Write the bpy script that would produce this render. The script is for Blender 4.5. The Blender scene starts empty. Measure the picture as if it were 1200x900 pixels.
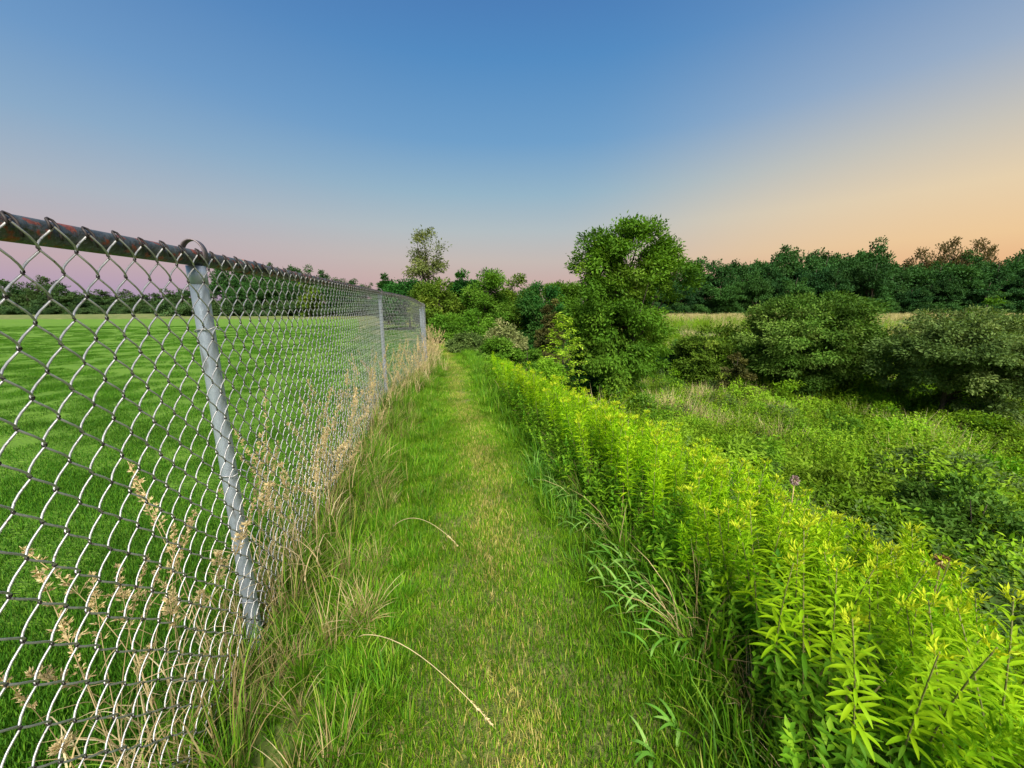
import bpy, math, random
import numpy as np
from mathutils import Vector, Matrix, Euler

rng = np.random.default_rng(7)
random.seed(7)
SC = bpy.context.scene
COL = SC.collection
R = math.radians

# ------------------------------------------------------------------ camera
CAM_Z = 1.05
cam_d = bpy.data.cameras.new('camera')
cam_d.sensor_width = 36.0
cam_d.lens = 13.0
cam_d.clip_start = 0.02
cam_d.clip_end = 3000
cam = bpy.data.objects.new('camera', cam_d)
COL.objects.link(cam)
cam.location = (0, 0, CAM_Z)
cam.rotation_euler = (R(90 - 11.4), 0, 0)
SC.camera = cam

# ------------------------------------------------------------------ colour + sky + sun
def lin(r, g, b):
    def f(c):
        c /= 255.0
        return c / 12.92 if c <= 0.04045 else ((c + 0.055) / 1.055) ** 2.4
    return (f(r), f(g), f(b), 1.0)

SC.view_settings.view_transform = 'Standard'
SC.view_settings.look = 'None'
SC.view_settings.gamma = 1.0
EXPOSURE = 0.95
SC.view_settings.exposure = EXPOSURE

world = bpy.data.worlds.new('World')
SC.world = world
world.use_nodes = True
nt = world.node_tree
nt.nodes.clear()

def ramp(tree, stops, interp='LINEAR'):
    n = tree.nodes.new('ShaderNodeValToRGB')
    cr = n.color_ramp
    cr.interpolation = interp
    while len(cr.elements) > 1:
        cr.elements.remove(cr.elements[-1])
    cr.elements[0].position = stops[0][0]
    cr.elements[0].color = stops[0][1]
    for p, c in stops[1:]:
        e = cr.elements.new(p)
        e.color = c
    return n

tc = nt.nodes.new('ShaderNodeTexCoord')
sep = nt.nodes.new('ShaderNodeSeparateXYZ')
nt.links.new(tc.outputs['Generated'], sep.inputs[0])
cool = ramp(nt, [(0.0, lin(158, 142, 182)), (0.035, lin(180, 158, 182)), (0.085, lin(194, 170, 176)), (0.14, lin(188, 178, 184)),
                 (0.20, lin(172, 182, 194)), (0.30, lin(138, 170, 200)), (0.40, lin(110, 153, 198)), (0.52, lin(88, 132, 186)),
                 (0.66, lin(70, 110, 172)), (1.0, lin(56, 88, 150))])
mid = ramp(nt, [(0.0, lin(190, 154, 160)), (0.06, lin(202, 172, 166)), (0.12, lin(198, 186, 180)), (0.19, lin(180, 190, 194)),
                (0.27, lin(150, 181, 200)), (0.37, lin(112, 160, 202)), (0.50, lin(84, 140, 194)),
                (0.66, lin(66, 108, 172)), (1.0, lin(56, 88, 150))])
warm = ramp(nt, [(0.0, lin(224, 154, 116)), (0.06, lin(234, 178, 130)), (0.12, lin(240, 202, 152)), (0.20, lin(234, 210, 172)),
                 (0.28, lin(206, 198, 184)), (0.38, lin(160, 176, 198)), (0.50, lin(118, 148, 190)),
                 (0.66, lin(84, 116, 172)), (1.0, lin(56, 88, 150))])
for n in (cool, mid, warm):
    nt.links.new(sep.outputs['Z'], n.inputs[0])
dot = nt.nodes.new('ShaderNodeVectorMath'); dot.operation = 'DOT_PRODUCT'
nt.links.new(tc.outputs['Generated'], dot.inputs[0])
dot.inputs[1].default_value = (0.94, 0.34, 0)
def maprange(tree, lo, hi):
    m = tree.nodes.new('ShaderNodeMapRange'); m.interpolation_type = 'SMOOTHSTEP'
    m.inputs['From Min'].default_value = lo; m.inputs['From Max'].default_value = hi
    return m
m1 = maprange(nt, -0.55, 0.25); m2 = maprange(nt, 0.42, 1.03)
for m in (m1, m2):
    nt.links.new(dot.outputs['Value'], m.inputs['Value'])
x1 = nt.nodes.new('ShaderNodeMix'); x1.data_type = 'RGBA'
x2 = nt.nodes.new('ShaderNodeMix'); x2.data_type = 'RGBA'
nt.links.new(m1.outputs[0], x1.inputs[0]); nt.links.new(cool.outputs[0], x1.inputs[6]); nt.links.new(mid.outputs[0], x1.inputs[7])
nt.links.new(m2.outputs[0], x2.inputs[0]); nt.links.new(x1.outputs[2], x2.inputs[6]); nt.links.new(warm.outputs[0], x2.inputs[7])
bg = nt.nodes.new('ShaderNodeBackground')
nt.links.new(x2.outputs[2], bg.inputs[0])
bg.inputs[1].default_value = 1.0 / (2 ** EXPOSURE)
wo = nt.nodes.new('ShaderNodeOutputWorld')
nt.links.new(bg.outputs[0], wo.inputs[0])

sun_d = bpy.data.lights.new('sun', 'SUN')
sun_d.energy = 5.0
sun_d.angle = R(35)
sun_d.color = (1.0, 0.93, 0.80)
sun = bpy.data.objects.new('sun', sun_d)
COL.objects.link(sun)
SUN_AZ, SUN_EL = R(168), R(46)      # clockwise from +Y, above the horizon
sv = Vector((math.sin(SUN_AZ) * math.cos(SUN_EL), math.cos(SUN_AZ) * math.cos(SUN_EL), math.sin(SUN_EL)))
sun.rotation_euler = sv.to_track_quat('Z', 'Y').to_euler()

# ------------------------------------------------------------------ helpers
def smooth(t):
    t = np.clip(t, 0, 1)
    return t * t * (3 - 2 * t)

_xy = np.array([-40, -1, 0, .87, 1.19, 1.78, 3.23, 5.9, 9.8, 14, 20, 120, 900.0])
_xx = np.array([6, .25, .13, .05, .01, -.11, -.40, -.90, -1.72, -2.9, -5.2, -46, -360.0])
_dy = np.arange(-40, 900, .1)
_dx = np.interp(_dy, _xy, _xx)
_k = np.hanning(13); _k /= _k.sum()
_dxs = np.convolve(np.pad(_dx, 6, mode='edge'), _k, mode='valid')
def XC(y):
    return np.interp(y, _dy, _dxs)

def wob(x, y, s, seed=0):
    return (np.sin(x * s * 1.3 + seed) * np.cos(y * s * 1.1 + seed * 2.1) + np.sin((x + y) * s * .7 + seed * .7) * .6 + np.sin((x * .6 - y) * s * 2.3 + seed) * .35) / 1.95

def G(x, y):
    x = np.asarray(x, float); y = np.asarray(y, float)
    u = x - XC(y)
    r = np.hypot(x, y)
    drop = np.interp(u, [.5, .95, 1.5, 3, 5, 8], [0, -.08, -.50, -1.45, -1.72, -1.75])
    k = -drop / 1.75
    z = drop + k * 1.2 * smooth((r - 22) / 75) + k * .10 * wob(x, y, .9, 2) * smooth((u - 1.5) / 3)
    z = z - .55 * smooth((-u - 30) / 90)
    z = z + .012 * wob(x, y, 2.2, 5) * (r < 30)
    return z

def make_mesh(name, V, F, mat=None, rnd=None, smooth_shade=False):
    me = bpy.data.meshes.new(name)
    V = np.asarray(V, np.float32); F = np.asarray(F, np.int32)
    n, k = F.shape
    me.vertices.add(len(V)); me.vertices.foreach_set('co', V.ravel())
    me.loops.add(n * k); me.loops.foreach_set('vertex_index', F.ravel())
    me.polygons.add(n)
    me.polygons.foreach_set('loop_start', np.arange(0, n * k, k, dtype=np.int32))
    me.polygons.foreach_set('loop_total', np.full(n, k, np.int32))
    if smooth_shade:
        me.polygons.foreach_set('use_smooth', np.ones(n, bool))
    if rnd is not None:
        a = me.attributes.new('rnd', 'FLOAT', 'FACE')
        a.data.foreach_set('value', np.asarray(rnd, np.float32))
    me.update(calc_edges=True)
    if mat: me.materials.append(mat)
    return me

class MB:
    def __init__(s): s.V = []; s.F = []; s.r = []; s.n = 0
    def add(s, V, F, r=0.5):
        V = np.asarray(V, float); F = np.asarray(F, int)
        s.V.append(V); s.F.append(F + s.n); s.n += len(V)
        s.r.append(np.full(len(F), r) if np.isscalar(r) else np.asarray(r))
    def mesh(s, name, mat, sm=False):
        return make_mesh(name, np.concatenate(s.V), np.concatenate(s.F), mat, np.concatenate(s.r), sm)

def nrm(v):
    return v / np.maximum(np.linalg.norm(v, axis=-1, keepdims=True), 1e-9)

def tube(mb, P, rad, sides=6, r=.5, cap=True):
    P = np.asarray(P, float); n = len(P)
    rad = np.broadcast_to(np.asarray(rad, float), (n,))
    T = nrm(np.gradient(P, axis=0))
    ref = np.array([0, 0, 1.0]) if abs(T[:, 2]).mean() < .8 else np.array([0, 1.0, 0])
    A = nrm(np.cross(T, ref)); B = np.cross(T, A)
    th = np.arange(sides) * 2 * np.pi / sides
    V = P[:, None, :] + rad[:, None, None] * (np.cos(th)[None, :, None] * A[:, None, :] + np.sin(th)[None, :, None] * B[:, None, :])
    i = np.arange(n - 1)[:, None]; j = np.arange(sides)[None, :]; j2 = (j + 1) % sides
    a = i * sides + j; b = i * sides + j2; c = (i + 1) * sides + j2; d = (i + 1) * sides + j
    F = np.concatenate([np.stack([a, b, c], -1).reshape(-1, 3), np.stack([a, c, d], -1).reshape(-1, 3)])
    V = V.reshape(-1, 3)
    if cap:
        V = np.concatenate([V, P[:1], P[-1:]])
        k0 = n * sides; jj = np.arange(sides); j3 = (jj + 1) % sides
        F = np.concatenate([F, np.stack([np.full(sides, k0), j3, jj], -1), np.stack([np.full(sides, k0 + 1), (n - 1) * sides + jj, (n - 1) * sides + j3], -1)])
    mb.add(V, F, r)

def leaves(mb, C, D, N, L, W, rnd, droop=.15, fold=.25):
    """narrow leaves: base, two shoulders, midrib point, tip; four triangles each"""
    n = len(C); D = nrm(D); S = nrm(np.cross(D, N)); N = np.cross(S, D)
    L = np.broadcast_to(L, (n,))[:, None]; W = np.broadcast_to(W, (n,))[:, None]
    dr = np.broadcast_to(droop, (n,))[:, None]
    m = C + D * L * .42 - N * L * dr * .25
    l = m + S * W * .5 + N * W * fold; rr = m - S * W * .5 + N * W * fold
    t = C + D * L - N * L * dr
    V = np.stack([C, l, m, rr, t], 1).reshape(-1, 3)
    b = np.arange(n)[:, None] * 5
    F = np.concatenate([b + np.array([0, 3, 2]), b + np.array([0, 2, 1]), b + np.array([2, 3, 4]), b + np.array([1, 2, 4])])
    mb.add(V, F, np.tile(np.asarray(rnd) * np.ones(n), 4))

def quads(mb, C, D, N, L, W, rnd, fold=.2):
    """cheap leaf: rhombus folded on its midrib, two triangles"""
    n = len(C); D = nrm(D); S = nrm(np.cross(D, N)); N = np.cross(S, D)
    L = np.broadcast_to(L, (n,))[:, None]; W = np.broadcast_to(W, (n,))[:, None]
    m = C + D * L * .45
    V = np.stack([C, m + S * W * .5 + N * W * fold, C + D * L, m - S * W * .5 + N * W * fold], 1).reshape(-1, 3)
    b = np.arange(n)[:, None] * 4
    F = np.concatenate([b + np.array([0, 3, 2]), b + np.array([0, 2, 1])])
    mb.add(V, F, np.tile(np.asarray(rnd) * np.ones(n), 2))

def blades(mb, B, az, H, lean, W, rnd, seg=3, curl=1.0):
    """grass blades: tapering bent strips rising from B and leaning along az"""
    n = len(B)
    H = np.broadcast_to(H, (n,)); lean = np.broadcast_to(lean, (n,)); W = np.broadcast_to(W, (n,)); curl = np.broadcast_to(curl, (n,))
    d = np.stack([np.cos(az), np.sin(az), np.zeros(n)], -1)
    s_ = np.stack([-np.sin(az), np.cos(az), np.zeros(n)], -1)
    tw = rng.uniform(-.8, .8, n)
    s_ = s_ * np.cos(tw)[:, None] + d * np.sin(tw)[:, None] * .8
    rows = []
    for i in range(seg + 1):
        t = i / seg
        th = lean * (.25 + .75 * t ** 1.0 * curl)          # angle from the vertical
        if i == 0:
            p = B.copy(); prev = p
        else:
            tm = (i - .5) / seg
            th = lean * (.2 + 1.0 * tm * curl)
            p = prev + (H / seg)[:, None] * (np.cos(th)[:, None] * np.array([0, 0, 1.0]) + np.sin(th)[:, None] * d)
            prev = p
        w = W * (1.0 if i == 0 else (1.05 - .55 * t * t))
        rows.append((p, w))
    vs = []
    for i, (p, w) in enumerate(rows[:-1]):
        vs += [p - s_ * (w / 2)[:, None], p + s_ * (w / 2)[:, None]]
    vs.append(rows[-1][0])
    V = np.stack(vs, 1).reshape(-1, 3); k = 2 * seg + 1
    b = np.arange(n)[:, None] * k
    Fs = []
    for i in range(seg - 1):
        q = 2 * i
        Fs += [b + np.array([q, q + 1, q + 3]), b + np.array([q, q + 3, q + 2])]
    q = 2 * (seg - 1)
    Fs.append(b + np.array([q, q + 1, q + 2]))
    F = np.concatenate(Fs)
    mb.add(V, F, np.tile(np.asarray(rnd) * np.ones(n), len(Fs)))

def tag(o, label=None, cat=None, group=None, kind=None):
    if label: o['label'] = label
    if cat: o['category'] = cat
    if group: o['group'] = group
    if kind: o['kind'] = kind
    return o

def obj(name, me, parent=None, loc=None, rot=None, scale=None):
    o = bpy.data.objects.new(name, me)
    COL.objects.link(o)
    if parent is not None: o.parent = parent
    if loc is not None: o.location = loc
    if rot is not None: o.rotation_euler = rot
    if scale is not None: o.scale = scale if hasattr(scale, '__len__') else (scale,) * 3
    return o

def empty(name, loc, rz=0, scale=None):
    o = obj(name, None, None, loc, (0, 0, rz), scale)
    o.empty_display_size = .1
    return o

# ------------------------------------------------------------------ materials
def newmat(name):
    m = bpy.data.materials.new(name); m.use_nodes = True
    m.node_tree.nodes.clear()
    return m, m.node_tree

def N_(t, typ, **kw):
    n = t.nodes.new(typ)
    for k, v in kw.items(): setattr(n, k, v)
    return n

def mixc(t, fac, a, b, mode='MIX'):
    n = t.nodes.new('ShaderNodeMix'); n.data_type = 'RGBA'; n.blend_type = mode
    for sock, val in ((0, fac), (6, a), (7, b)):
        if hasattr(val, 'is_output') or isinstance(val, bpy.types.NodeSocket): t.links.new(val, n.inputs[sock])
        else: n.inputs[sock].default_value = val
    return n.outputs[2]

def leafmat(name, stops, trans=.35, rough=.55, spec=.25, alt=None, altamt=.0, nscale=1.5, namt=.35, dry=None, interp='LINEAR', stretch=None):
    """stops: colours over the per-leaf random; alt: second colour mixed in by the plant's own random; dry: colours of straw chosen where rnd < point attribute"""
    m, t = newmat(name)
    at = N_(t, 'ShaderNodeAttribute', attribute_name='rnd')
    rp = ramp(t, stops, interp)
    t.links.new(at.outputs['Fac'], rp.inputs[0])
    col = rp.outputs[0]
    if alt:
        oi = N_(t, 'ShaderNodeObjectInfo')
        mm = N_(t, 'ShaderNodeMath', operation='MULTIPLY'); mm.inputs[1].default_value = altamt
        t.links.new(oi.outputs['Random'], mm.inputs[0])
        col = mixc(t, mm.outputs[0], col, alt)
    if dry:
        da = N_(t, 'ShaderNodeAttribute', attribute_name='dry', attribute_type='INSTANCER')
        lt = N_(t, 'ShaderNodeMath', operation='LESS_THAN')
        mu = N_(t, 'ShaderNodeMath', operation='FRACT')
        m7 = N_(t, 'ShaderNodeMath', operation='MULTIPLY'); m7.inputs[1].default_value = 13.7
        t.links.new(at.outputs['Fac'], m7.inputs[0]); t.links.new(m7.outputs[0], mu.inputs[0])
        t.links.new(mu.outputs[0], lt.inputs[0]); t.links.new(da.outputs['Fac'], lt.inputs[1])
        dr = ramp(t, dry); t.links.new(at.outputs['Fac'], dr.inputs[0])
        col = mixc(t, lt.outputs[0], col, dr.outputs[0])
    geo = N_(t, 'ShaderNodeNewGeometry')
    no = N_(t, 'ShaderNodeTexNoise'); no.inputs['Scale'].default_value = nscale; no.inputs['Detail'].default_value = 3
    if stretch:
        mpn = N_(t, 'ShaderNodeMapping'); mpn.inputs['Scale'].default_value = stretch; mpn.inputs['Rotation'].default_value = (0, 0, .12)
        t.links.new(geo.outputs['Position'], mpn.inputs[0]); t.links.new(mpn.outputs[0], no.inputs['Vector'])
    else:
        t.links.new(geo.outputs['Position'], no.inputs['Vector'])
    mr = maprange(t, .25, .75); mr.inputs['To Min'].default_value = 1 - namt; mr.inputs['To Max'].default_value = 1 + namt
    t.links.new(no.outputs['Fac'], mr.inputs['Value'])
    vm = N_(t, 'ShaderNodeVectorMath', operation='SCALE')
    t.links.new(col, vm.inputs[0]); t.links.new(mr.outputs[0], vm.inputs['Scale'])
    col = vm.outputs[0]
    pb = N_(t, 'ShaderNodeBsdfPrincipled')
    pb.inputs['Roughness'].default_value = rough
    pb.inputs['Specular IOR Level'].default_value = spec
    t.links.new(col, pb.inputs['Base Color'])
    tr = N_(t, 'ShaderNodeBsdfTranslucent')
    tcv = N_(t, 'ShaderNodeVectorMath', operation='MULTIPLY'); tcv.inputs[1].default_value = (1.15, 1.1, .55)
    t.links.new(col, tcv.inputs[0]); t.links.new(tcv.outputs[0], tr.inputs[0])
    ms = N_(t, 'ShaderNodeMixShader'); ms.inputs[0].default_value = trans
    t.links.new(pb.outputs[0], ms.inputs[1]); t.links.new(tr.outputs[0], ms.inputs[2])
    out = N_(t, 'ShaderNodeOutputMaterial'); t.links.new(ms.outputs[0], out.inputs[0])
    return m

def solidmat(name, c1, c2, scale=8, rough=.7, metal=0, bump=.0, bscale=40, stretch=(1, 1, 1), c3=None, c3thr=.6, spec=.3, local=False):
    m, t = newmat(name)
    geo = N_(t, 'ShaderNodeNewGeometry')
    mp = N_(t, 'ShaderNodeMapping'); mp.inputs['Scale'].default_value = stretch
    if local:
        tcn = N_(t, 'ShaderNodeTexCoord'); t.links.new(tcn.outputs['Object'], mp.inputs[0])
    else:
        t.links.new(geo.outputs['Position'], mp.inputs[0])
    no = N_(t, 'ShaderNodeTexNoise'); no.inputs['Scale'].default_value = scale; no.inputs['Detail'].default_value = 6; no.inputs['Roughness'].default_value = .65
    t.links.new(mp.outputs[0], no.inputs['Vector'])
    rp = ramp(t, [(.3, c1), (.7, c2)]); t.links.new(no.outputs['Fac'], rp.inputs[0])
    col = rp.outputs[0]
    if c3:
        n3 = N_(t, 'ShaderNodeTexNoise'); n3.inputs['Scale'].default_value = scale * 2.7; n3.inputs['Detail'].default_value = 8
        t.links.new(mp.outputs[0], n3.inputs['Vector'])
        mr = maprange(t, c3thr, c3thr + .08); t.links.new(n3.outputs['Fac'], mr.inputs['Value'])
        col = mixc(t, mr.outputs[0], col, c3)
    pb = N_(t, 'ShaderNodeBsdfPrincipled')
    pb.inputs['Roughness'].default_value = rough; pb.inputs['Metallic'].default_value = metal
    pb.inputs['Specular IOR Level'].default_value = spec
    t.links.new(col, pb.inputs['Base Color'])
    if bump:
        nb = N_(t, 'ShaderNodeTexNoise'); nb.inputs['Scale'].default_value = bscale; nb.inputs['Detail'].default_value = 6
        t.links.new(mp.outputs[0], nb.inputs['Vector'])
        bp = N_(t, 'ShaderNodeBump'); bp.inputs['Strength'].default_value = bump; bp.inputs['Distance'].default_value = .05
        t.links.new(nb.outputs['Fac'], bp.inputs['Height']); t.links.new(bp.outputs[0], pb.inputs['Normal'])
    out = N_(t, 'ShaderNodeOutputMaterial'); t.links.new(pb.outputs[0], out.inputs[0])
    return m

def c(r, g, b): return (r, g, b, 1)
STRAW = [(0, c(.42, .30, .13)), (.5, c(.56, .43, .22)), (1, c(.70, .60, .36))]
M_ground = solidmat('soil_under_grass', c(.035, .05, .015), c(.07, .075, .03), 6, .95, bump=.5)
M_meadow = solidmat('meadow_ground', c(.05, .10, .012), c(.16, .18, .05), .35, .95, bump=.6, bscale=6, c3=c(.34, .27, .13), c3thr=.57)
M_lawn = solidmat('mown_lawn_ground', c(.075, .175, .010), c(.11, .22, .014), .8, .9, bump=.7, bscale=60, stretch=(.35, 1.3, 1))
M_path = solidmat('path_ground', c(.06, .10, .015), c(.17, .17, .05), 5, .95, bump=.6, bscale=60)
M_lawnblade = leafmat('lawn_grass', [(0, c(.025, .10, .006)), (.6, c(.055, .17, .010)), (1, c(.11, .24, .015))], 0.3, .6, .1, nscale=1.0, namt=.25, stretch=(.22, 1.5, 1))
M_pathblade = leafmat('path_grass', [(0, c(.045, .15, .004)), (.55, c(.11, .26, .006)), (1, c(.22, .38, .015))], .35, .6, .15, nscale=2.2, namt=.3,
                      dry=[(0, c(.28, .28, .04)), (.5, c(.42, .37, .09)), (1, c(.56, .48, .18))])
M_verge = leafmat('verge_grass', [(0, c(.04, .14, .004)), (.5, c(.10, .26, .008)), (.80, c(.22, .38, .02)), (.86, c(.40, .33, .10)), (1, c(.62, .49, .25))], .35, .55, .2, nscale=2.5, namt=.3)
M_bluegrass = leafmat('bluish_grass', [(0, c(.05, .17, .015)), (.6, c(.12, .30, .035)), (1, c(.26, .44, .10))], .35, .6, .12, nscale=3, namt=.25)
M_straw = leafmat('straw', STRAW, .3, .6, .3, nscale=9, namt=.2)
M_deadgrass = leafmat('dead_grass', [(0, c(.22, .16, .07)), (.35, c(.42, .32, .14)), (.66, c(.62, .51, .28)), (.7, c(.12, .26, .02)), (1, c(.20, .36, .03))], .25, .7, .2, nscale=3, namt=.25)
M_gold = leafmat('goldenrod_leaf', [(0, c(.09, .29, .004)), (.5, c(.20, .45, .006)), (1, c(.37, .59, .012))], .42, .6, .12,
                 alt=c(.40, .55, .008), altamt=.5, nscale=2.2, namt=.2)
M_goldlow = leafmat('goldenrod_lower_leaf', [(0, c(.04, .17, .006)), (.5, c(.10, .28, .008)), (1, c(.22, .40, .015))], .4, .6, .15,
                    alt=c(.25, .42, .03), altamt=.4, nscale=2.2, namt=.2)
M_bud = leafmat('goldenrod_bud', [(0, c(.36, .50, .01)), (1, c(.56, .62, .03))], .4, .6, .2, nscale=5, namt=.15)
M_stem = solidmat('green_brown_stem', c(.10, .13, .03), c(.20, .18, .06), 30, .7)
M_bark = solidmat('tree_bark', c(.035, .028, .02), c(.09, .07, .05), 12, .95, bump=.8, bscale=60, stretch=(3, 3, .6))
M_meadleaf = leafmat('meadow_weed_leaf', [(0, c(.05, .18, .006)), (.5, c(.14, .31, .008)), (1, c(.28, .43, .02))], .4, .65, .12,
                     alt=c(.20, .30, .025), altamt=.7, nscale=.5, namt=.5)
M_darkleaf = leafmat('thicket_leaf', [(0, c(.022, .075, .006)), (.6, c(.055, .14, .012)), (1, c(.13, .24, .03))], .35, .65, .12, alt=c(.13, .18, .06), altamt=.6, nscale=.8, namt=.4)
M_tanleaf = leafmat('tan_tuft', [(0, c(.20, .22, .05)), (.45, c(.42, .37, .15)), (1, c(.62, .53, .30))], .3, .7, .2, nscale=1.2, namt=.3)
M_wire = solidmat('galvanised_wire', c(.38, .38, .38), c(.54, .54, .53), 60, .40, .5, c3=c(.20, .17, .16), c3thr=.62, spec=.6)
M_hook = solidmat('weathered_tip_knuckle_shade', c(.02, .018, .018), c(.06, .05, .05), 50, .6, .3)
M_post = solidmat('galvanised_post', c(.30, .36, .43), c(.42, .48, .55), 14, .5, .45, bump=.1, bscale=120, stretch=(1, 1, .25), c3=c(.24, .26, .28), c3thr=.6, spec=.6)
M_rail = solidmat('weathered_rail', c(.045, .05, .05), c(.12, .14, .135), 16, .45, .55, bump=.25, bscale=90, c3=c(.26, .07, .035), c3thr=.53, spec=.6)
M_cap = solidmat('rail_strap', c(.13, .11, .12), c(.22, .19, .20), 40, .55, .6, bump=.1)
M_water = solidmat('pond_water', c(.06, .08, .10), c(.12, .14, .16), 2, .06, 0, bump=.15, bscale=12, spec=1.0)

# ------------------------------------------------------------------ the setting
def grid(name, xs, ys, zf, mat, label=None):
    X, Y = np.meshgrid(xs, ys)
    V = np.stack([X, Y, zf(X, Y)], -1).reshape(-1, 3)
    ny, nx = len(ys), len(xs)
    i = np.arange(ny - 1)[:, None]; j = np.arange(nx - 1)[None, :]
    a = i * nx + j
    F = np.stack([a, a + 1, a + nx + 1, a + nx], -1).reshape(-1, 4)
    me = make_mesh(name, V, F, mat, None, True)
    o = obj(name, me); o['kind'] = 'structure'
    return o
sp = np.sinh(np.linspace(-6.2, 6.2, 240)) / np.sinh(6.2) * 900
grid('ground', sp, np.sinh(np.linspace(-5.2, 6.2, 260)) / np.sinh(6.2) * 900, lambda x, y: G(x, y) - .012, M_meadow)

def strip(name, ys, xa, xb, nx, mat, dz, zf=None):
    """sheet between two curves that follows the terrain"""
    ys = np.asarray(ys)
    t = np.linspace(0, 1, nx)[None, :]
    X = xa(ys)[:, None] * (1 - t) + xb(ys)[:, None] * t
    Y = np.repeat(ys[:, None], nx, 1)
    V = np.stack([X, Y, G(X, Y) + dz], -1).reshape(-1, 3)
    i = np.arange(len(ys) - 1)[:, None]; j = np.arange(nx - 1)[None, :]; a = i * nx + j
    F = np.stack([a, a + 1, a + nx + 1, a + nx], -1).reshape(-1, 4)
    o = obj(name, make_mesh(name, V, F, mat, None, True)); o['kind'] = 'structure'
    return o
strip('path', np.arange(-3, 18, .15), lambda y: XC(y) - .5, lambda y: XC(y) + .55, 12, M_path, .0)

# fence line: rail points (x, y, z of the rail centre)
FP = np.array([(-.25, -2.0, 1.085), (-.825, 1.01, 1.182), (-1.41, 4.03, 1.224), (-1.43, 4.75, 1.217), (-1.46, 5.4, 1.203),
               (-1.50, 6.0, 1.165), (-1.53, 6.55, 1.122), (-1.66, 7.05, 1.12), (-1.90, 8.0, 1.115), (-2.36, 9.8, 1.10), (-3.0, 12.3, 1.08)])
_ds = np.r_[0, np.cumsum(np.linalg.norm(np.diff(FP[:, :2], axis=0), axis=1))]
_sd = np.arange(0, _ds[-1], .02)
_fx = [np.interp(_sd, _ds, FP[:, k]) for k in range(3)]
_kk = np.hanning(31); _kk /= _kk.sum()
_fs = [np.r_[f[:15], np.convolve(f, _kk, mode='valid'), f[-15:]] for f in _fx]
def FPT(s): return np.stack([np.interp(s, _sd, f) for f in _fs], -1)
def FX(y): return np.interp(y, _fs[1], _fs[0])

strip('lawn', np.r_[np.arange(-3, 12, .3), np.geomspace(12, 42, 14)], lambda y: -62 - .5 * y, lambda y: np.where(y < 12, FX(y), XC(y) - 3), 60, M_lawn, .0)

# pond glimpsed between the shrubs in the meadow
th = np.linspace(0, 2 * np.pi, 40, endpoint=False)
pr = 1 + .18 * np.sin(3 * th + 1) + .1 * np.sin(5 * th)
px_, py_ = 18.6 + 3.4 * pr * np.cos(th), 36 + 3.6 * pr * np.sin(th)
zp = G(px_, py_).max() + .02
Vp = np.concatenate([[[18.6, 36, zp]], np.stack([px_, py_, np.full(40, zp)], -1)])
Fp = np.stack([np.zeros(40, int), 1 + np.arange(40), 1 + (np.arange(40) + 1) % 40], -1)
o = obj('pond', make_mesh('pond', Vp, Fp, M_water)); o['kind'] = 'structure'

# ------------------------------------------------------------------ stuff scattering (geometry nodes, one object each)
def scatter(name, protos, P, rz, scl, label=None, cat=None, tilt=.12, dry=None, pid=None, group=None):
    n = len(P)
    me = bpy.data.meshes.new(name)
    me.vertices.add(n); me.vertices.foreach_set('co', np.asarray(P, np.float32).ravel())
    rot = np.stack([rng.uniform(-tilt, tilt, n), rng.uniform(-tilt, tilt, n), rz], -1).astype(np.float32)
    a = me.attributes.new('rot', 'FLOAT_VECTOR', 'POINT'); a.data.foreach_set('vector', rot.ravel())
    a = me.attributes.new('scl', 'FLOAT', 'POINT'); a.data.foreach_set('value', np.asarray(scl * np.ones(n), np.float32))
    a = me.attributes.new('pid', 'INT', 'POINT'); a.data.foreach_set('value', (rng.integers(0, len(protos), n) if pid is None else pid).astype(np.int32))
    a = me.attributes.new('dry', 'FLOAT', 'POINT'); a.data.foreach_set('value', np.asarray((0 if dry is None else dry) * np.ones(n), np.float32))
    o = obj(name, me)
    o['kind'] = 'stuff'
    if label: o['label'] = label
    if cat: o['category'] = cat
    ng = bpy.data.node_groups.new(name + '_nodes', 'GeometryNodeTree')
    ng.interface.new_socket('Geometry', in_out='INPUT', socket_type='NodeSocketGeometry')
    ng.interface.new_socket('Geometry', in_out='OUTPUT', socket_type='NodeSocketGeometry')
    gi = ng.nodes.new('NodeGroupInput'); go = ng.nodes.new('NodeGroupOutput')
    jn = ng.nodes.new('GeometryNodeJoinGeometry')
    for pm in protos:
        oi = ng.nodes.new('GeometryNodeObjectInfo'); oi.inputs['Object'].default_value = pm
        oi.inputs['As Instance'].default_value = False
        g2i = ng.nodes.new('GeometryNodeGeometryToInstance')
        ng.links.new(oi.outputs['Geometry'], g2i.inputs[0]); ng.links.new(g2i.outputs[0], jn.inputs[0])
    ip = ng.nodes.new('GeometryNodeInstanceOnPoints')
    def attr(nm, typ):
        q = ng.nodes.new('GeometryNodeInputNamedAttribute'); q.data_type = typ; q.inputs['Name'].default_value = nm
        return [s for s in q.outputs if s.enabled and s.name == 'Attribute'][0]
    ng.links.new(gi.outputs[0], ip.inputs['Points'])
    ng.links.new(jn.outputs[0], ip.inputs['Instance'])
    ip.inputs['Pick Instance'].default_value = True
    ng.links.new(attr('pid', 'INT'), ip.inputs['Instance Index'])
    e2r = ng.nodes.new('FunctionNodeEulerToRotation')
    ng.links.new(attr('rot', 'FLOAT_VECTOR'), e2r.inputs[0]); ng.links.new(e2r.outputs[0], ip.inputs['Rotation'])
    ng.links.new(attr('scl', 'FLOAT'), ip.inputs['Scale'])
    ng.links.new(ip.outputs[0], go.inputs[0])
    md = o.modifiers.new('scatter', 'NODES'); md.node_group = ng
    return o

def proto(name, me): return bpy.data.objects.new('source_' + name, me)

U = rng.uniform
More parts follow.
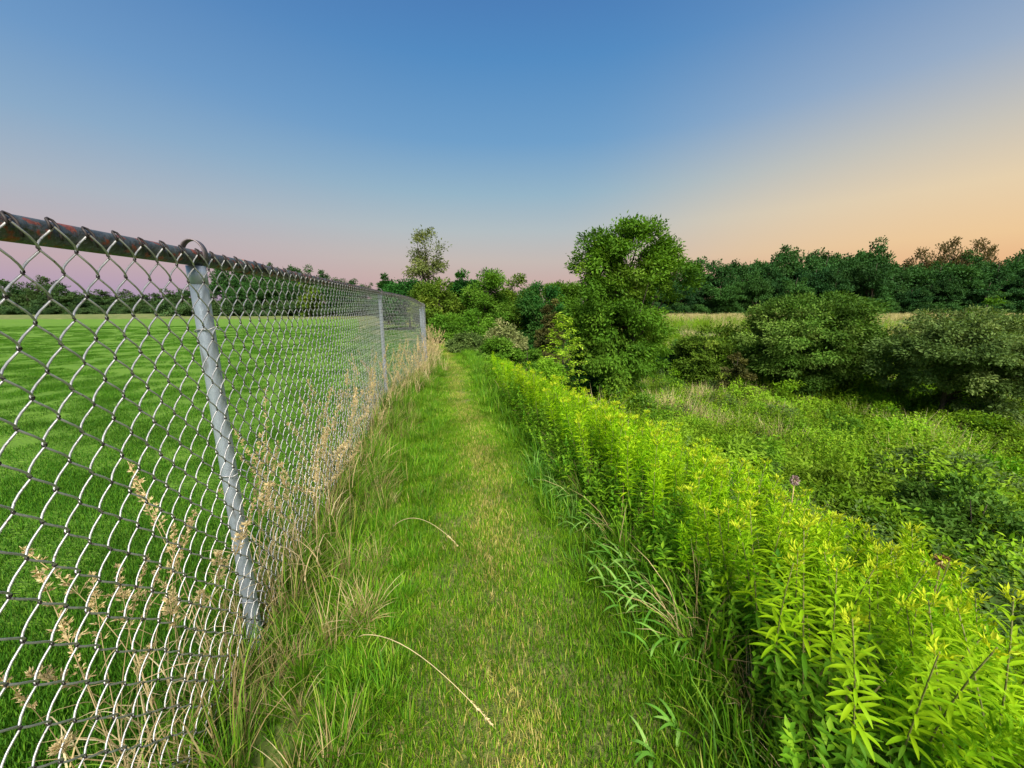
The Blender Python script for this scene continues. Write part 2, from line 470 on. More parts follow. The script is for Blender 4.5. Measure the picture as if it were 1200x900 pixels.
# grass patch prototypes
def patch(nb, size, h0, h1, w, lean, mat, seg=2, name='grass'):
    mb = MB()
    B = np.stack([U(-size, size, nb), U(-size, size, nb), np.full(nb, -.004)], -1)
    blades(mb, B, U(0, 6.283, nb), U(h0, h1, nb), U(.1, lean, nb), U(w * .6, w * 1.2, nb), U(0, 1, nb), seg)
    return mb.mesh(name, mat)
LAWN = [proto('lawn', patch(420, .16, .014, .034, .0032, 1.0, M_lawnblade)) for _ in range(3)]
PATHG = [proto('pathgrass', patch(420, .14, .02, .055, .0032, 1.2, M_pathblade)) for _ in range(4)]

# lawn near the fence
nl = 4200
ly = 0.05 + (U(0, 1, nl) ** 1.9) * 24
lx = FX(ly) - .02 - (U(0, 1, nl) ** 1.25) * (1.6 + ly * 1.7)
scatter('lawn_grass', LAWN, np.stack([lx, ly, G(lx, ly)], -1), U(0, 6.28, nl), U(.7, 1.05, nl) * (1 + ly * .03), 'short mown green lawn behind the wire fence', 'grass', .05)
# path
ys_ = np.concatenate([np.arange(-.1, 4, .095), np.arange(4, 9, .14), np.arange(9, 15, .25)])
pp = []
for y in ys_:
    step = .095 if y < 4 else (.14 if y < 9 else .25)
    us = np.arange(-.55 + .10 * min(1, max(0, y - 1) / 3), .62 - .12 * min(1, max(0, y - 1) / 3), step)
    for u in us: pp.append((u + U(-.05, .05), y + U(-.05, .05)))
pp = np.array(pp)
pu = pp[:, 0]; pyy = pp[:, 1]; pxx = XC(pyy) + pu
dr = np.exp(-((pu - .0 + .05 * np.sin(pyy * 1.7)) / .095) ** 2) * (.52 + .26 * wob(pxx, pyy, 5, 1) + .22 * wob(pxx, pyy, 11, 4)) + .02 + .05 * wob(pxx, pyy, 4, 8) + .10 * np.exp(-((pu + .35) / .12) ** 2)
dr = np.clip(dr, .01, .65)
scatter('path_grass', PATHG, np.stack([pxx, pyy, G(pxx, pyy)], -1), U(0, 6.28, len(pp)), U(.6, .95, len(pp)) * (1 + .25 * smooth((np.abs(pu) - .3) / .25)) * np.where(pyy > 9, 1.5, 1),
        'trodden mown grass of the narrow path, yellowed along its middle', 'grass', .06, dry=dr)

# tussocks
def tussock(nb, rad, h0, h1, w, lean, mat, seg=4, rlo=0, rhi=1, curl=1.2):
    mb = MB()
    a = U(0, 6.283, nb); r = rad * np.sqrt(U(0, 1, nb))
    B = np.stack([r * np.cos(a), r * np.sin(a), np.full(nb, -.01)], -1)
    az = a + rng.normal(0, .7, nb)
    blades(mb, B, az, U(h0, h1, nb), U(.15, lean, nb), U(w * .6, w * 1.2, nb), U(rlo, rhi, nb), seg, curl)
    return mb.mesh('tussock', mat)
VERGE = [proto('verge', tussock(70, .06, .12, .38, .0055, 1.1, M_verge, rlo=0, rhi=.93)) for _ in range(4)]
VERGELOW = [proto('vergelow', tussock(60, .07, .06, .17, .005, 1.2, M_verge, 3, rhi=.85)) for _ in range(3)]
VERGEDRY = [proto('vergedry', tussock(55, .06, .15, .42, .004, 1.2, M_deadgrass)) for _ in range(3)]
BLUE = [proto('blue', tussock(60, .09, .14, .30, .007, 1.7, M_bluegrass, 5, curl=1.6)) for _ in range(3)]
WIDE = [proto('wide', tussock(26, .05, .3, .55, .012, 1.0, M_goldlow, 5, curl=1.3)) for _ in range(3)]

# fence-side verge
n = 900
vy = .15 + U(0, 1, n) ** 1.1 * 11.5
fx = FX(vy)
wv = np.clip(XC(vy) - .38 - fx, .1, .6)
vx = fx + rng.normal(.12, .17, n) * (.6 + wv)
keep = (vx < XC(vy) - .40 + .08 * smooth((vy - 1) / 3)) & (vx > fx - .22)
vx, vy = vx[keep], vy[keep]
sc = U(.5, 1.0, len(vx)) * (1 - .45 * smooth((vx - FX(vy)) / .4)) * (.62 + .38 * smooth((vy - .7) / 1.2)) * np.where(vx < FX(vy) + .02, .75, 1)
scatter('verge_grass', VERGE, np.stack([vx, vy, G(vx, vy)], -1), U(0, 6.28, len(vx)), sc * np.where(vy > 5, .8, 1), 'long ragged green grass along the foot of the fence', 'grass')
n = 190
vy = .6 + U(0, 1, n) ** 1.0 * 10.5; vx = FX(vy) + np.abs(rng.normal(.0, .14, n)) - .04
scatter('dead_grass', VERGEDRY, np.stack([vx, vy, G(vx, vy)], -1), U(0, 6.28, n), U(.5, 1.15, n) * .8, 'brown and straw coloured dead grass tangled along the fence', 'grass')
n = 70
vy = .6 + U(0, 1, n) * 3.2; vx = FX(vy) + U(.06, .36, n)
scatter('fence_side_straw', VERGEDRY, np.stack([vx, vy, G(vx, vy)], -1), U(0, 6.28, n), U(.25, .5, n), 'loose straw mixed in the green grass between fence and path', 'grass', .3)
# low rough edges of the path, both sides
n = 1500
vy = U(0, 1, n) ** 1.2 * 12; side = U(0, 1, n) < .4
nar = .10 * smooth((vy - 1) / 3)
vx = XC(vy) + np.where(side, -.46 + nar + rng.normal(0, .08, n), .56 - nar + rng.normal(0, .10, n))
scatter('path_edge_grass', VERGELOW, np.stack([vx, vy, G(vx, vy)], -1), U(0, 6.28, n), U(.6, 1.2, n) * np.where(side, .62, 1), 'uncut green grass fringing both edges of the path', 'grass')
# right bank grasses
n = 80
vy = 1.55 + U(0, 1, n) * 1.2; vx = XC(vy) + rng.normal(.58, .08, n)
scatter('bluish_grass', BLUE, np.stack([vx, vy, G(vx, vy)], -1), U(0, 6.28, n), U(.5, .95, n), 'drooping bluish green grass between the path and the goldenrod', 'grass')
n = 200
vy = .1 + U(0, 1, n) * 2.8; vx = XC(vy) + .50 + U(0, 1, n) * .36
scatter('bank_grass', WIDE + VERGEDRY[:1], np.stack([vx, vy, G(vx, vy)], -1), U(0, 6.28, n), U(.3, .62, n), 'coarse leafy grass and dead blades at the foot of the goldenrod', 'grass')
n = 210
vy = .0 + U(0, 1, n) * 6.0; vx = XC(vy) + .52 + U(0, 1, n) * .6
scatter('bank_dead_grass', VERGEDRY, np.stack([vx, vy, G(vx, vy)], -1), U(0, 6.28, n), U(.5, .95, n), 'brown dead grass and litter under the goldenrod stems', 'grass')

# ------------------------------------------------------------------ fence (one thing)
fence = empty('chain_link_fence', (-.825, 1.01, 0))
tag(fence, 'long grey chain link fence with round top rail beside the grass path', 'fence')
F0 = Vector(fence.location)
WX, WZ, ROWS = .0310, .0365, 33
def wire_path(mirror, zdrop=0):
    pts = []
    TS = [0, .075, .27, .5, .73, .925]
    for i in range(ROWS):
        for j in range(6 if i < ROWS - 1 else 7):
            t = TS[j] if j < 6 else 1.0
            ph = i + t
            f = ph % 2
            tri = f if f <= 1 else 2 - f
            x = WX * (tri * 1.0)
            # rounded bends that overlap the neighbour
            x = WX * (.5 - .5 * math.cos(math.pi * tri)) * .35 + x * .65
            x = (x / WX * 1.13 - .065) * WX
            d = -.0042 * math.sin(math.pi * ph)       # first strand after the top bend
            pts.append((x, d, -ph * WZ))
    P = np.array(pts)
    if mirror:
        P[:, 0] = WX - P[:, 0]; P[:, 1] *= -1
    return P
def wire_mesh(mirror):
    mb = MB(); P = wire_path(mirror)
    tube(mb, P, .0017, 5)
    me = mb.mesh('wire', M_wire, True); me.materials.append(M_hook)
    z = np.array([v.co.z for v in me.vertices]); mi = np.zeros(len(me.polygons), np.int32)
    for p_ in me.polygons:                       # knuckles where two wires rub: dirt and occlusion shade painted dark
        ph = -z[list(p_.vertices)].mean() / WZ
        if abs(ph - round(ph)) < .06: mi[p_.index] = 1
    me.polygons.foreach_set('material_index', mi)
    return me, P
WM = []
for mir in (False, True):
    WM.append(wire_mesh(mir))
def hook_mesh():
    mb = MB()
    P = np.array([(-.004, .000, -.010), (-.0045, .001, .000), (-.003, .005, .006), (.002, .008, .0085), (.007, .005, .006), (.009, .000, -.002), (.0095, -.001, -.014), (.011, -.001, -.024)])
    tube(mb, P, .0021, 5)
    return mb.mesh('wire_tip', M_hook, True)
HOOK = hook_mesh()
RAILR, POSTR = .0205, .0198
s_start = 2.22
far_mb = MB()
nw = 0
total = int((_ds[-1] - .1) / WX)
for i in range(total):
    s = i * WX
    p = FPT(np.array([s]))[0]; q = FPT(np.array([s + WX]))[0]
    d = (q - p); ang = math.atan2(d[1], d[0])
    nrm2 = np.array([math.sin(ang), -math.cos(ang)])      # towards the path
    bx = p[0] + nrm2[0] * (RAILR + .0035) ; by = p[1] + nrm2[1] * (RAILR + .0035); bz = p[2] + .010 + .002 * math.sin(i * 1.7)
    me, P = WM[i % 2]
    if s >= s_start and nw < 300:
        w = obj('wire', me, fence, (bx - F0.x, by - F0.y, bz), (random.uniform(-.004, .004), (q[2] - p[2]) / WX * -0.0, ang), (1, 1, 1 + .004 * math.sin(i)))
        nw += 1
        if i % 2 == 0 and s < s_start + 6:
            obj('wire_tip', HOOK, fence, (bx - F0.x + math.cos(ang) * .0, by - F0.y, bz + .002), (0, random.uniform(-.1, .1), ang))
    else:
        ca, sa = math.cos(ang), math.sin(ang)
        Q = np.stack([bx - F0.x + P[:, 0] * ca - P[:, 1] * sa, by - F0.y + P[:, 0] * sa + P[:, 1] * ca, bz + P[:, 2]], -1)
        tube(far_mb, Q[::3] if s > s_start else Q[::2], .0017, 3, cap=False)
o = obj('wire_mesh', far_mb.mesh('wire_mesh', M_wire, True), fence); o['kind'] = 'stuff'

# rails: one tube per stretch between couplings
def rail(s0, s1, rad, name='top_rail', mat=M_rail, sides=20):
    S = np.arange(s0, s1 + .001, .06); S[-1] = s1
    P = FPT(S) - np.array([F0.x, F0.y, 0])
    mb = MB(); tube(mb, P, rad, sides)
    return obj(name, mb.mesh(name, mat, True), fence)
sP1 = 3.06; sleeve = sP1 + .29
rail(0.02, sleeve - .001, RAILR); rail(sleeve + .001, sleeve + 6.3, RAILR); rail(sleeve + 6.302, _ds[-1] - .1, RAILR)
for sl in (sleeve, sleeve + 6.3):
    rail(sl - .07, sl + .07, RAILR + .0022, 'rail_sleeve')
post_s = [0.02, sP1, sP1 + 3.08, sP1 + 6.1, sP1 + 9.15, sP1 + 12.1]
def ring(mb, rad, w, t, z0=0, squash=(1, 1), arc=(0, 2 * math.pi), n=28, plane='xz'):
    """flat strap bent round an ellipse: width w along y, thickness t"""
    V = []; F = []
    full = abs(arc[1] - arc[0]) > 6.2
    m_ = n if full else n + 1
    for i in range(m_):
        a = arc[0] + (arc[1] - arc[0]) * i / n
        for rr in (rad, rad + t):
            for yy in (-w / 2, w / 2):
                if plane == 'xz': V.append((rr * math.cos(a) * squash[0], yy, z0 + rr * math.sin(a) * squash[1]))
                else: V.append((rr * math.cos(a) * squash[0], rr * math.sin(a) * squash[1], z0 + yy))
    for i in range(n if full else n):
        a = i * 4; b = ((i + 1) % m_) * 4
        for (p, q) in ((0, 1), (1, 3), (3, 2), (2, 0)):
            F += [(a + p, a + q, b + q), (a + p, b + q, b + p)]
    mb.add(V, F)
for k, s in enumerate(post_s):
    p = FPT(np.array([s]))[0]; q = FPT(np.array([s + .05]))[0]; d = q - p; ang = math.atan2(d[1], d[0])
    # post stands right under the rail
    mb = MB()
    zt = p[2] - RAILR - .004
    zz = np.array([-.25, 0, .3, .6, .9, zt - .005, zt])
    tube(mb, np.stack([np.zeros(7), np.zeros(7), zz], -1), np.array([POSTR] * 5 + [POSTR, POSTR * .9]), 24)
    loc = (p[0] - F0.x, p[1] - F0.y, 0)
    po = obj('post', mb.mesh('post', M_post, True), fence, loc)
    # strap cap: a wide sleeve on the post with a loose strap arching over the rail
    mb = MB()
    ring(mb, .0295, .020, .0028, z0=p[2] + .010, squash=(.86, 1.12), arc=(R(-28), R(208)), plane='xz')
    me = mb.mesh('post_cap', M_cap, True)
    # ring lies across the rail
    pc = obj('post_cap', me, fence, loc, (0, 0, ang + R(90)))
    mb = MB(); tube(mb, [(0, 0, zt - .042), (0, 0, zt - .0415), (0, 0, zt + .004), (0, 0, zt + .0045)], [POSTR + .0003, POSTR + .0016, POSTR + .0016, POSTR * .8], 24)
    obj('cap_sleeve', mb.mesh('cap_sleeve', M_post, True), pc)
    # wire ties holding the mesh to the post
    for zq in (zt * .86, zt * .5, zt * .14):
        mb = MB()
        a = np.linspace(R(-20), R(200), 16)
        P = np.stack([(POSTR + .004) * np.cos(a), (POSTR + .004) * np.sin(a), zq + .004 * np.cos(a * 2)], -1)
        P = np.r_[[[POSTR + .010, -.030, zq - .008], [POSTR + .008, -.020, zq]], P, [[-POSTR - .008, -.022, zq + .003], [-POSTR - .001, -.034, zq + .010]]]
        tube(mb, P, .0019, 5)
        obj('wire_tie', mb.mesh('wire_tie', M_wire, True), fence, loc, (0, 0, ang))

# ------------------------------------------------------------------ seed stalks at the fence
def stalk_parts(seed, H=.72, lean=.18, spread=.045, open_=1.0):
    r = np.random.default_rng(seed)
    mb = MB()
    t = np.linspace(0, 1, 9)
    a = r.uniform(0, 6.28)
    P = np.stack([np.cos(a) * lean * H * t ** 2, np.sin(a) * lean * H * t ** 2, H * t * (1 - .12 * lean * t)], -1)
    tube(mb, P, np.linspace(.0016, .0007, 9), 4, .6)
    # two thin leaves
    nb = 3
    blades(mb, np.stack([np.interp(r.uniform(.1, .5, nb), t, P[:, i]) for i in range(3)], -1), r.uniform(0, 6.28, nb), r.uniform(.12, .25, nb), r.uniform(.8, 1.6, nb), .004, r.uniform(.3, 1, nb), 4, 1.3)
    stem = mb.mesh('stem', M_straw)
    mb = MB()
    top = 30
    tt = r.uniform(.74, 1.0, top)
    C = np.stack([np.interp(tt, t, P[:, i]) for i in range(3)], -1)
    az = r.uniform(0, 6.28, top)
    br = spread * open_ * (1.15 - (tt - .74) / .26) * r.uniform(.4, 1, top)
    for i in range(top):
        e = C[i] + np.array([np.cos(az[i]) * br[i], np.sin(az[i]) * br[i], br[i] * r.uniform(.6, 1.4)])
        tube(mb, [C[i], (C[i] + e) / 2 + [0, 0, .003], e], .0005, 3, .5, cap=False)
        m_ = 7
        cc = C[i] + (e - C[i]) * r.uniform(.4, 1, m_)[:, None]
        dd = (e - C[i]) / max(br[i], .002) + r.normal(0, .5, (m_, 3))
        leaves(mb, cc, dd, r.normal(0, 1, (m_, 3)), r.uniform(.008, .014, m_), .0035, r.uniform(.3, 1, m_))
    return stem, mb.mesh('seed_head', M_straw)
SV = [stalk_parts(s, H, l, sp_, op) for s, H, l, sp_, op in ((1, .74, .12, .022, 1), (2, .62, .35, .032, 1), (3, .80, .2, .014, .8), (4, .55, .5, .028, 1), (5, .68, .28, .018, 1))]
def stalk(x, y, sc, rz, v, label, group):
    e = empty('grass_stalk', (x, y, float(G(x, y))), rz, (sc, sc, sc))
    tag(e, label, 'grass stalk', group)
    obj('stem', SV[v][0], e); obj('seed_head', SV[v][1], e)
L1 = 'straw coloured seed stalk showing through the wire left of the nearest fence post'
L2 = 'dry straw coloured seed stalk against the fence between the two nearest posts'
L3 = 'dry straw coloured grass stalk with seed head by the far stretch of fence'
for i in range(24):
    y = random.uniform(.52, 1.0); x = float(FX(y)) + random.uniform(-.12, .02)
    stalk(x, y, random.uniform(.55, .92), random.uniform(0, 6.28), random.randrange(5), L1, 'dry seed stalks left of the nearest post')
for i in range(105):
    y = random.uniform(1.05, 3.9); x = float(FX(y)) + random.gauss(.02, .09)
    stalk(x, y, random.uniform(.6, .98), random.uniform(0, 6.28), random.randrange(5), L2, 'dry seed stalks between the two nearest posts')
for i in range(150):
    y = random.uniform(3.6, 9); x = float(FX(y)) + random.gauss(.16, .07)
    stalk(x, y, random.uniform(.6, 1.0), random.uniform(0, 6.28), random.randrange(5), L3, 'dry seed stalks along the far fence')

# long straws that bow over the path
def bowed(p0, p1, h, label):
    p0 = np.array(p0, float); p1 = np.array(p1, float)
    e = empty('bent_grass_straw', tuple(p0))
    tag(e, label, 'grass stalk')
    t = np.linspace(0, 1, 14)[:, None]
    P = (p1 - p0) * t + np.array([0, 0, 1.0]) * h * np.sin(np.pi * np.clip(t, 0, 1)) ** .8 * (1 - .3 * t)
    mb = MB(); tube(mb, P, np.linspace(.0016, .0008, 14), 4, .8); obj('stem', mb.mesh('stem', M_straw), e)
    mb = MB(); n_ = 40
    tt = U(.86, 1, n_); C = np.stack([np.interp(tt, t[:, 0], P[:, i]) for i in range(3)], -1)
    leaves(mb, C, (P[-1] - P[-3]) / np.linalg.norm(P[-1] - P[-3]) + rng.normal(0, .35, (n_, 3)), rng.normal(0, 1, (n_, 3)), .010, .003, U(.5, 1, n_))
    obj('seed_head', mb.mesh('seed_head', M_straw), e)
bowed((-.50, 1.00, .02), (-.045, .74, .02), .10, 'long pale bent straw lying out over the near path from the fence side')
bowed((-.56, 1.55, .05), (-.23, 1.40, .07), .10, 'shorter pale bent straw reaching towards the path, farther along')

def arching(x, y, az, L, label, mat, nb=11, bl=.17, w=.009, rise=.8, group=None):
    g = float(G(x, y)); e = empty('arching_grass', (x, y, g)); tag(e, label, 'grass', group)
    t = np.linspace(0, 1, 12); th_ = (1 - t) * rise + t * -.35
    xs = np.cumsum(np.r_[0, np.cos(th_[1:]) * L / 11]); zs = np.cumsum(np.r_[0, np.sin(th_[1:]) * L / 11])
    P = np.stack([xs * math.cos(az), xs * math.sin(az), zs], -1)
    mb = MB(); tube(mb, P, np.linspace(.0022, .0008, 12), 4, .5); obj('stem', mb.mesh('stem', M_stem), e)
    for k in range(nb):
        q = .18 + .8 * k / nb; b_ = np.array([[np.interp(q, t, P[:, j]) for j in range(3)]])
        mb = MB(); blades(mb, b_, np.array([az + (.75 if k % 2 else -.75) * random.uniform(.6, 1.2)]), bl * random.uniform(.8, 1.2) * (1.1 - .5 * q), random.uniform(1.2, 1.75), w, random.uniform(.3, 1), 5, 1.2)
        obj('leaf', mb.mesh('leaf', mat), e)
SHG = 'arching grass shoots at the right edge of the path'
for (x, y, az, L) in ((.62, 1.12, 2.9, .34), (.66, 1.05, 3.1, .36), (.60, 1.22, 2.7, .30), (.58, 1.30, 3.2, .30), (.68, .98, 3.3, .32), (.63, 1.18, 3.4, .28)):
    arching(x, y, az, L, 'leafy green grass shoot arching left over the right edge of the path', M_bluegrass, group=SHG)
for (x, y, az, L) in ((.50, 1.75, 2.8, .30), (.47, 1.9, 3.1, .28), (.52, 1.62, 3.4, .26), (.45, 2.1, 2.9, .28), (.40, 2.3, 3.1, .26)):
    arching(x, y, az, L, 'leafy grass shoot drooping beside the brown seed heads', M_bluegrass, group='grass shoots beside the brown seed heads')
def broad(x, y, label):
    e = empty('broad_leaved_grass', (x, y, float(G(x, y)))); tag(e, label, 'grass')
    for k in range(5):
        mb = MB(); blades(mb, np.array([[random.uniform(-.01, .01), random.uniform(-.01, .01), 0]]), np.array([2.0 + k * .55]), random.uniform(.06, .10), random.uniform(1.2, 1.8), .010, random.uniform(.4, 1), 6, 1.3)
        obj('leaf', mb.mesh('leaf', M_bluegrass), e)
broad(.34, .69, 'small clump of broad bluish green grass blades low at the right edge of the near path')
broad(.42, .76, 'second clump of broad grass blades, nearer to the goldenrod stems')

# ------------------------------------------------------------------ goldenrod
def lance(name, L, W, droop, mat):
    mb = MB(); n_ = 6
    t = np.linspace(0, 1, n_); w = W * np.sin(np.pi * np.clip(t * .92 + .05, 0, 1)) ** .8
    th = droop * t
    x = np.cumsum(np.r_[0, np.cos(th[1:]) * L / (n_ - 1)]); z = -np.cumsum(np.r_[0, np.sin(th[1:]) * L / (n_ - 1)])
    V = []; F = []
    for i in range(n_):
        V += [(x[i], -w[i] / 2, z[i] + w[i] * .22), (x[i], 0, z[i]), (x[i], w[i] / 2, z[i] + w[i] * .22)]
    for i in range(n_ - 1):
        a = i * 3
        F += [(a, a + 3, a + 4), (a, a + 4, a + 1), (a + 1, a + 4, a + 5), (a + 1, a + 5, a + 2)]
    mb.add(V, F, rng.uniform(.2, .9))
    return mb.mesh(name, mat, True)
LEAFM = [(lance('leaf', .09, .0145, d, M_gold), lance('leaf', .09, .0145, d, M_goldlow)) for d in (.3, .7, 1.1)]
def goldenrod_variant(seed, H=.72):  # stem, leaves in a spiral, side shoots and bud
    r = np.random.default_rng(seed)
    t = np.linspace(0, 1, 8); a = r.uniform(0, 6.28); ln = r.uniform(.03, .12)
    P = np.stack([np.cos(a) * ln * t ** 2, np.sin(a) * ln * t ** 2, H * t], -1)
    mb = MB(); tube(mb, P, np.linspace(.0032, .0014, 8), 5, .5); stem = mb.mesh('stem', M_stem)
    n_ = 100
    tt = .14 + .84 * (np.arange(n_) + .5) / n_
    C = np.stack([np.interp(tt, t, P[:, i]) for i in range(3)], -1)
    az = np.arange(n_) * 2.4 + r.normal(0, .2, n_)
    el = np.interp(tt, [.1, .6, 1], [-.1, .45, 1.0]) + r.normal(0, .15, n_)
    L = np.interp(tt, [.14, .45, .8, 1], [.052, .070, .056, .027]) * r.uniform(.7, 1.2, n_)
    D = np.stack([np.cos(az) * np.cos(el), np.sin(az) * np.cos(el), np.sin(el)], -1)
    Nn = np.stack([-np.cos(az) * np.sin(el), -np.sin(az) * np.sin(el), np.cos(el)], -1)
    lo = MB(); hi = MB()
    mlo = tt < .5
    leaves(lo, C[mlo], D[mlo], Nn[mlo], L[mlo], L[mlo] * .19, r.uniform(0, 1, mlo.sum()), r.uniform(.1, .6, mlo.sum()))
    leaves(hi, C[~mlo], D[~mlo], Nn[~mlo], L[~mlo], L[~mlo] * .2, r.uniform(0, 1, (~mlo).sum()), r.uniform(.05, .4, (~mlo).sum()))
    # side shoots with small leaves near the top
    for k in range(20):
        ts = r.uniform(.55, .98); c0 = np.array([np.interp(ts, t, P[:, i]) for i in range(3)])
        aa = r.uniform(0, 6.28); ll = r.uniform(.03, .08)
        dd = np.array([np.cos(aa) * .6, np.sin(aa) * .6, .8])
        m_ = 9; q = r.uniform(.2, 1, m_)
        leaves(hi, c0 + dd * ll * q[:, None], dd + r.normal(0, .6, (m_, 3)), r.normal(0, 1, (m_, 3)) + [0, 0, 1], r.uniform(.018, .034, m_), .007, r.uniform(.3, 1, m_))
    bd = MB(); m_ = 34
    q = r.uniform(0, 1, m_) ** .7; an = r.uniform(0, 6.28, m_)
    dd = np.stack([np.cos(an) * .55, np.sin(an) * .55, np.full(m_, .8)], -1)
    leaves(bd, P[-1] + dd * (q * .035)[:, None] - [0, 0, .02], dd + r.normal(0, .3, (m_, 3)), r.normal(0, 1, (m_, 3)) + [0, 0, .5], r.uniform(.012, .026, m_), .006, r.uniform(0, 1, m_))
    return dict(stem=stem, lo=lo.mesh('lower_leaves', M_goldlow), hi=hi.mesh('upper_leaves', M_gold), bud=bd.mesh('flower_bud', M_bud), C=C, az=az, el=el, L=L, tt=tt)
GV = [goldenrod_variant(100 + i) for i in range(6)]
spots = []
tries = 0
while len(spots) < 400 and tries < 60000:
    tries += 1
    y = random.uniform(-.15, 5.3); u = .60 + (.07 if y < 1.3 else -.08 * min(1, y - 1.3)) + .09 * math.sin(y * 4.3 + 1) * math.sin(y * 1.9) + 1.0 * random.random() ** 1.2
    x = float(XC(y)) + u
    if math.hypot(x, y) < .62 or x / max(y, .01) > 3.2: continue
    dmin = .058 if math.hypot(x, y) < 2.2 else .085
    if any((x - a) ** 2 + (y - b) ** 2 < dmin * dmin for a, b in spots): continue
    spots.append((x, y))
spots.sort(key=lambda p: math.hypot(p[0], p[1]))
def add_goldenrod(i, x, y):
    g = float(G(x, y)); u = x - float(XC(y))
    ridge = 1.0 - .247 * y                       # the row's crest
    top = (.535 - .38 * max(0, ridge - .10 - x) if x < ridge else 1.05 - .485 * x - .12 * y - .03) + random.gauss(0, .032) + .045 * math.sin(y * 5.1 + x * 3) * math.sin(y * 2.2 + 2)
    top = max(.28 if x < ridge else g + .3, top)
    H = top - g
    v = GV[random.randrange(6)]
    d = math.hypot(x, y)
    e = empty('goldenrod', (x, y, g))
    s = H / .74
    lean_ = random.uniform(-.02, .16)
    e.rotation_euler = (random.gauss(0, .11), -lean_ - max(0, .9 - u) * .25, random.uniform(-.5, .5))
    e.rotation_mode = 'XYZ'
    e.scale = (min(1.15, max(.75, s)),) * 2 + (s,)
    if y < .9: lab, gr = 'leafy bright yellow-green goldenrod, one of the nearest clump in the bottom right corner', 'goldenrods in the nearest clump'
    elif y < 2.6: lab, gr = 'leafy bright yellow-green goldenrod in the middle of the row right of the path', 'goldenrods in the middle of the row'
    else: lab, gr = 'leafy yellow-green goldenrod at the far end of the row before the big tree', 'goldenrods at the far end of the row'
    tag(e, lab, 'plant', gr)
    obj('stem', v['stem'], e)
    if i < 24:
        for j in range(0, len(v['C'])):
            k = j % 3
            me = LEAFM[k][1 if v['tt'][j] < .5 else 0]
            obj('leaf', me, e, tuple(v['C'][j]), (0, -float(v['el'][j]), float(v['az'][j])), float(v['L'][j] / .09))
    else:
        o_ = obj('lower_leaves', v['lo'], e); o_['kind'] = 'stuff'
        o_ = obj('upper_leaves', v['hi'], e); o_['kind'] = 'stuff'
    obj('flower_bud', v['bud'], e)
for i, (x, y) in enumerate(spots[:300]): add_goldenrod(i, x, y)
# the rest of the row as one mass
GMIX = []
for v in GV[:4]:
    a = bpy.data.objects.new('source_goldenrod', v['hi']); GMIX.append((v, a))
GHI = [proto('ghi', v['hi']) for v in GV]; GLO = [proto('glo', v['lo']) for v in GV]
n = 800
gy = U(-.3, 6.2, n); gx = XC(gy) + np.where(U(0, 1, n) < .45, U(.60, 1.0, n) - .07 * smooth((gy - 1.3) / 1.5), U(.8, 1.7, n))
ok = (np.hypot(gx, gy) > .75); gx, gy = gx[ok], gy[ok]
gz = G(gx, gy)
gs = np.clip((np.minimum(.47 - .45 * np.maximum(0, .85 - .247 * gy - gx), 1.05 - .5 * gx - .12 * gy - .10) - gz) / .76, .25, 1.0) * U(.85, 1.05, len(gx))
scatter('goldenrod_mass', GHI + GLO, np.stack([gx, gy, gz], -1), U(0, 6.28, len(gx)), gs, 'mass of yellow-green goldenrod on the slope behind the row', 'plants', .15)

# ------------------------------------------------------------------ trees
def prof_oval(t): return np.sin(np.pi * np.clip(t * .9 + .08, 0, 1)) ** .6
def prof_dome(t): return np.sqrt(np.clip(1 - (t * .98) ** 2, 0, 1)) * np.interp(t, [0, .15, 1], [.85, 1, 1])
def prof_tall(t): return np.interp(t, [0, .12, .4, .7, .9, 1], [.55, .9, 1, .7, .4, .12])
def prof_main(t): return np.interp(t, [0, .08, .25, .45, .62, .74, .88, 1], [.35, .62, .92, 1.0, .98, .82, .6, .2])

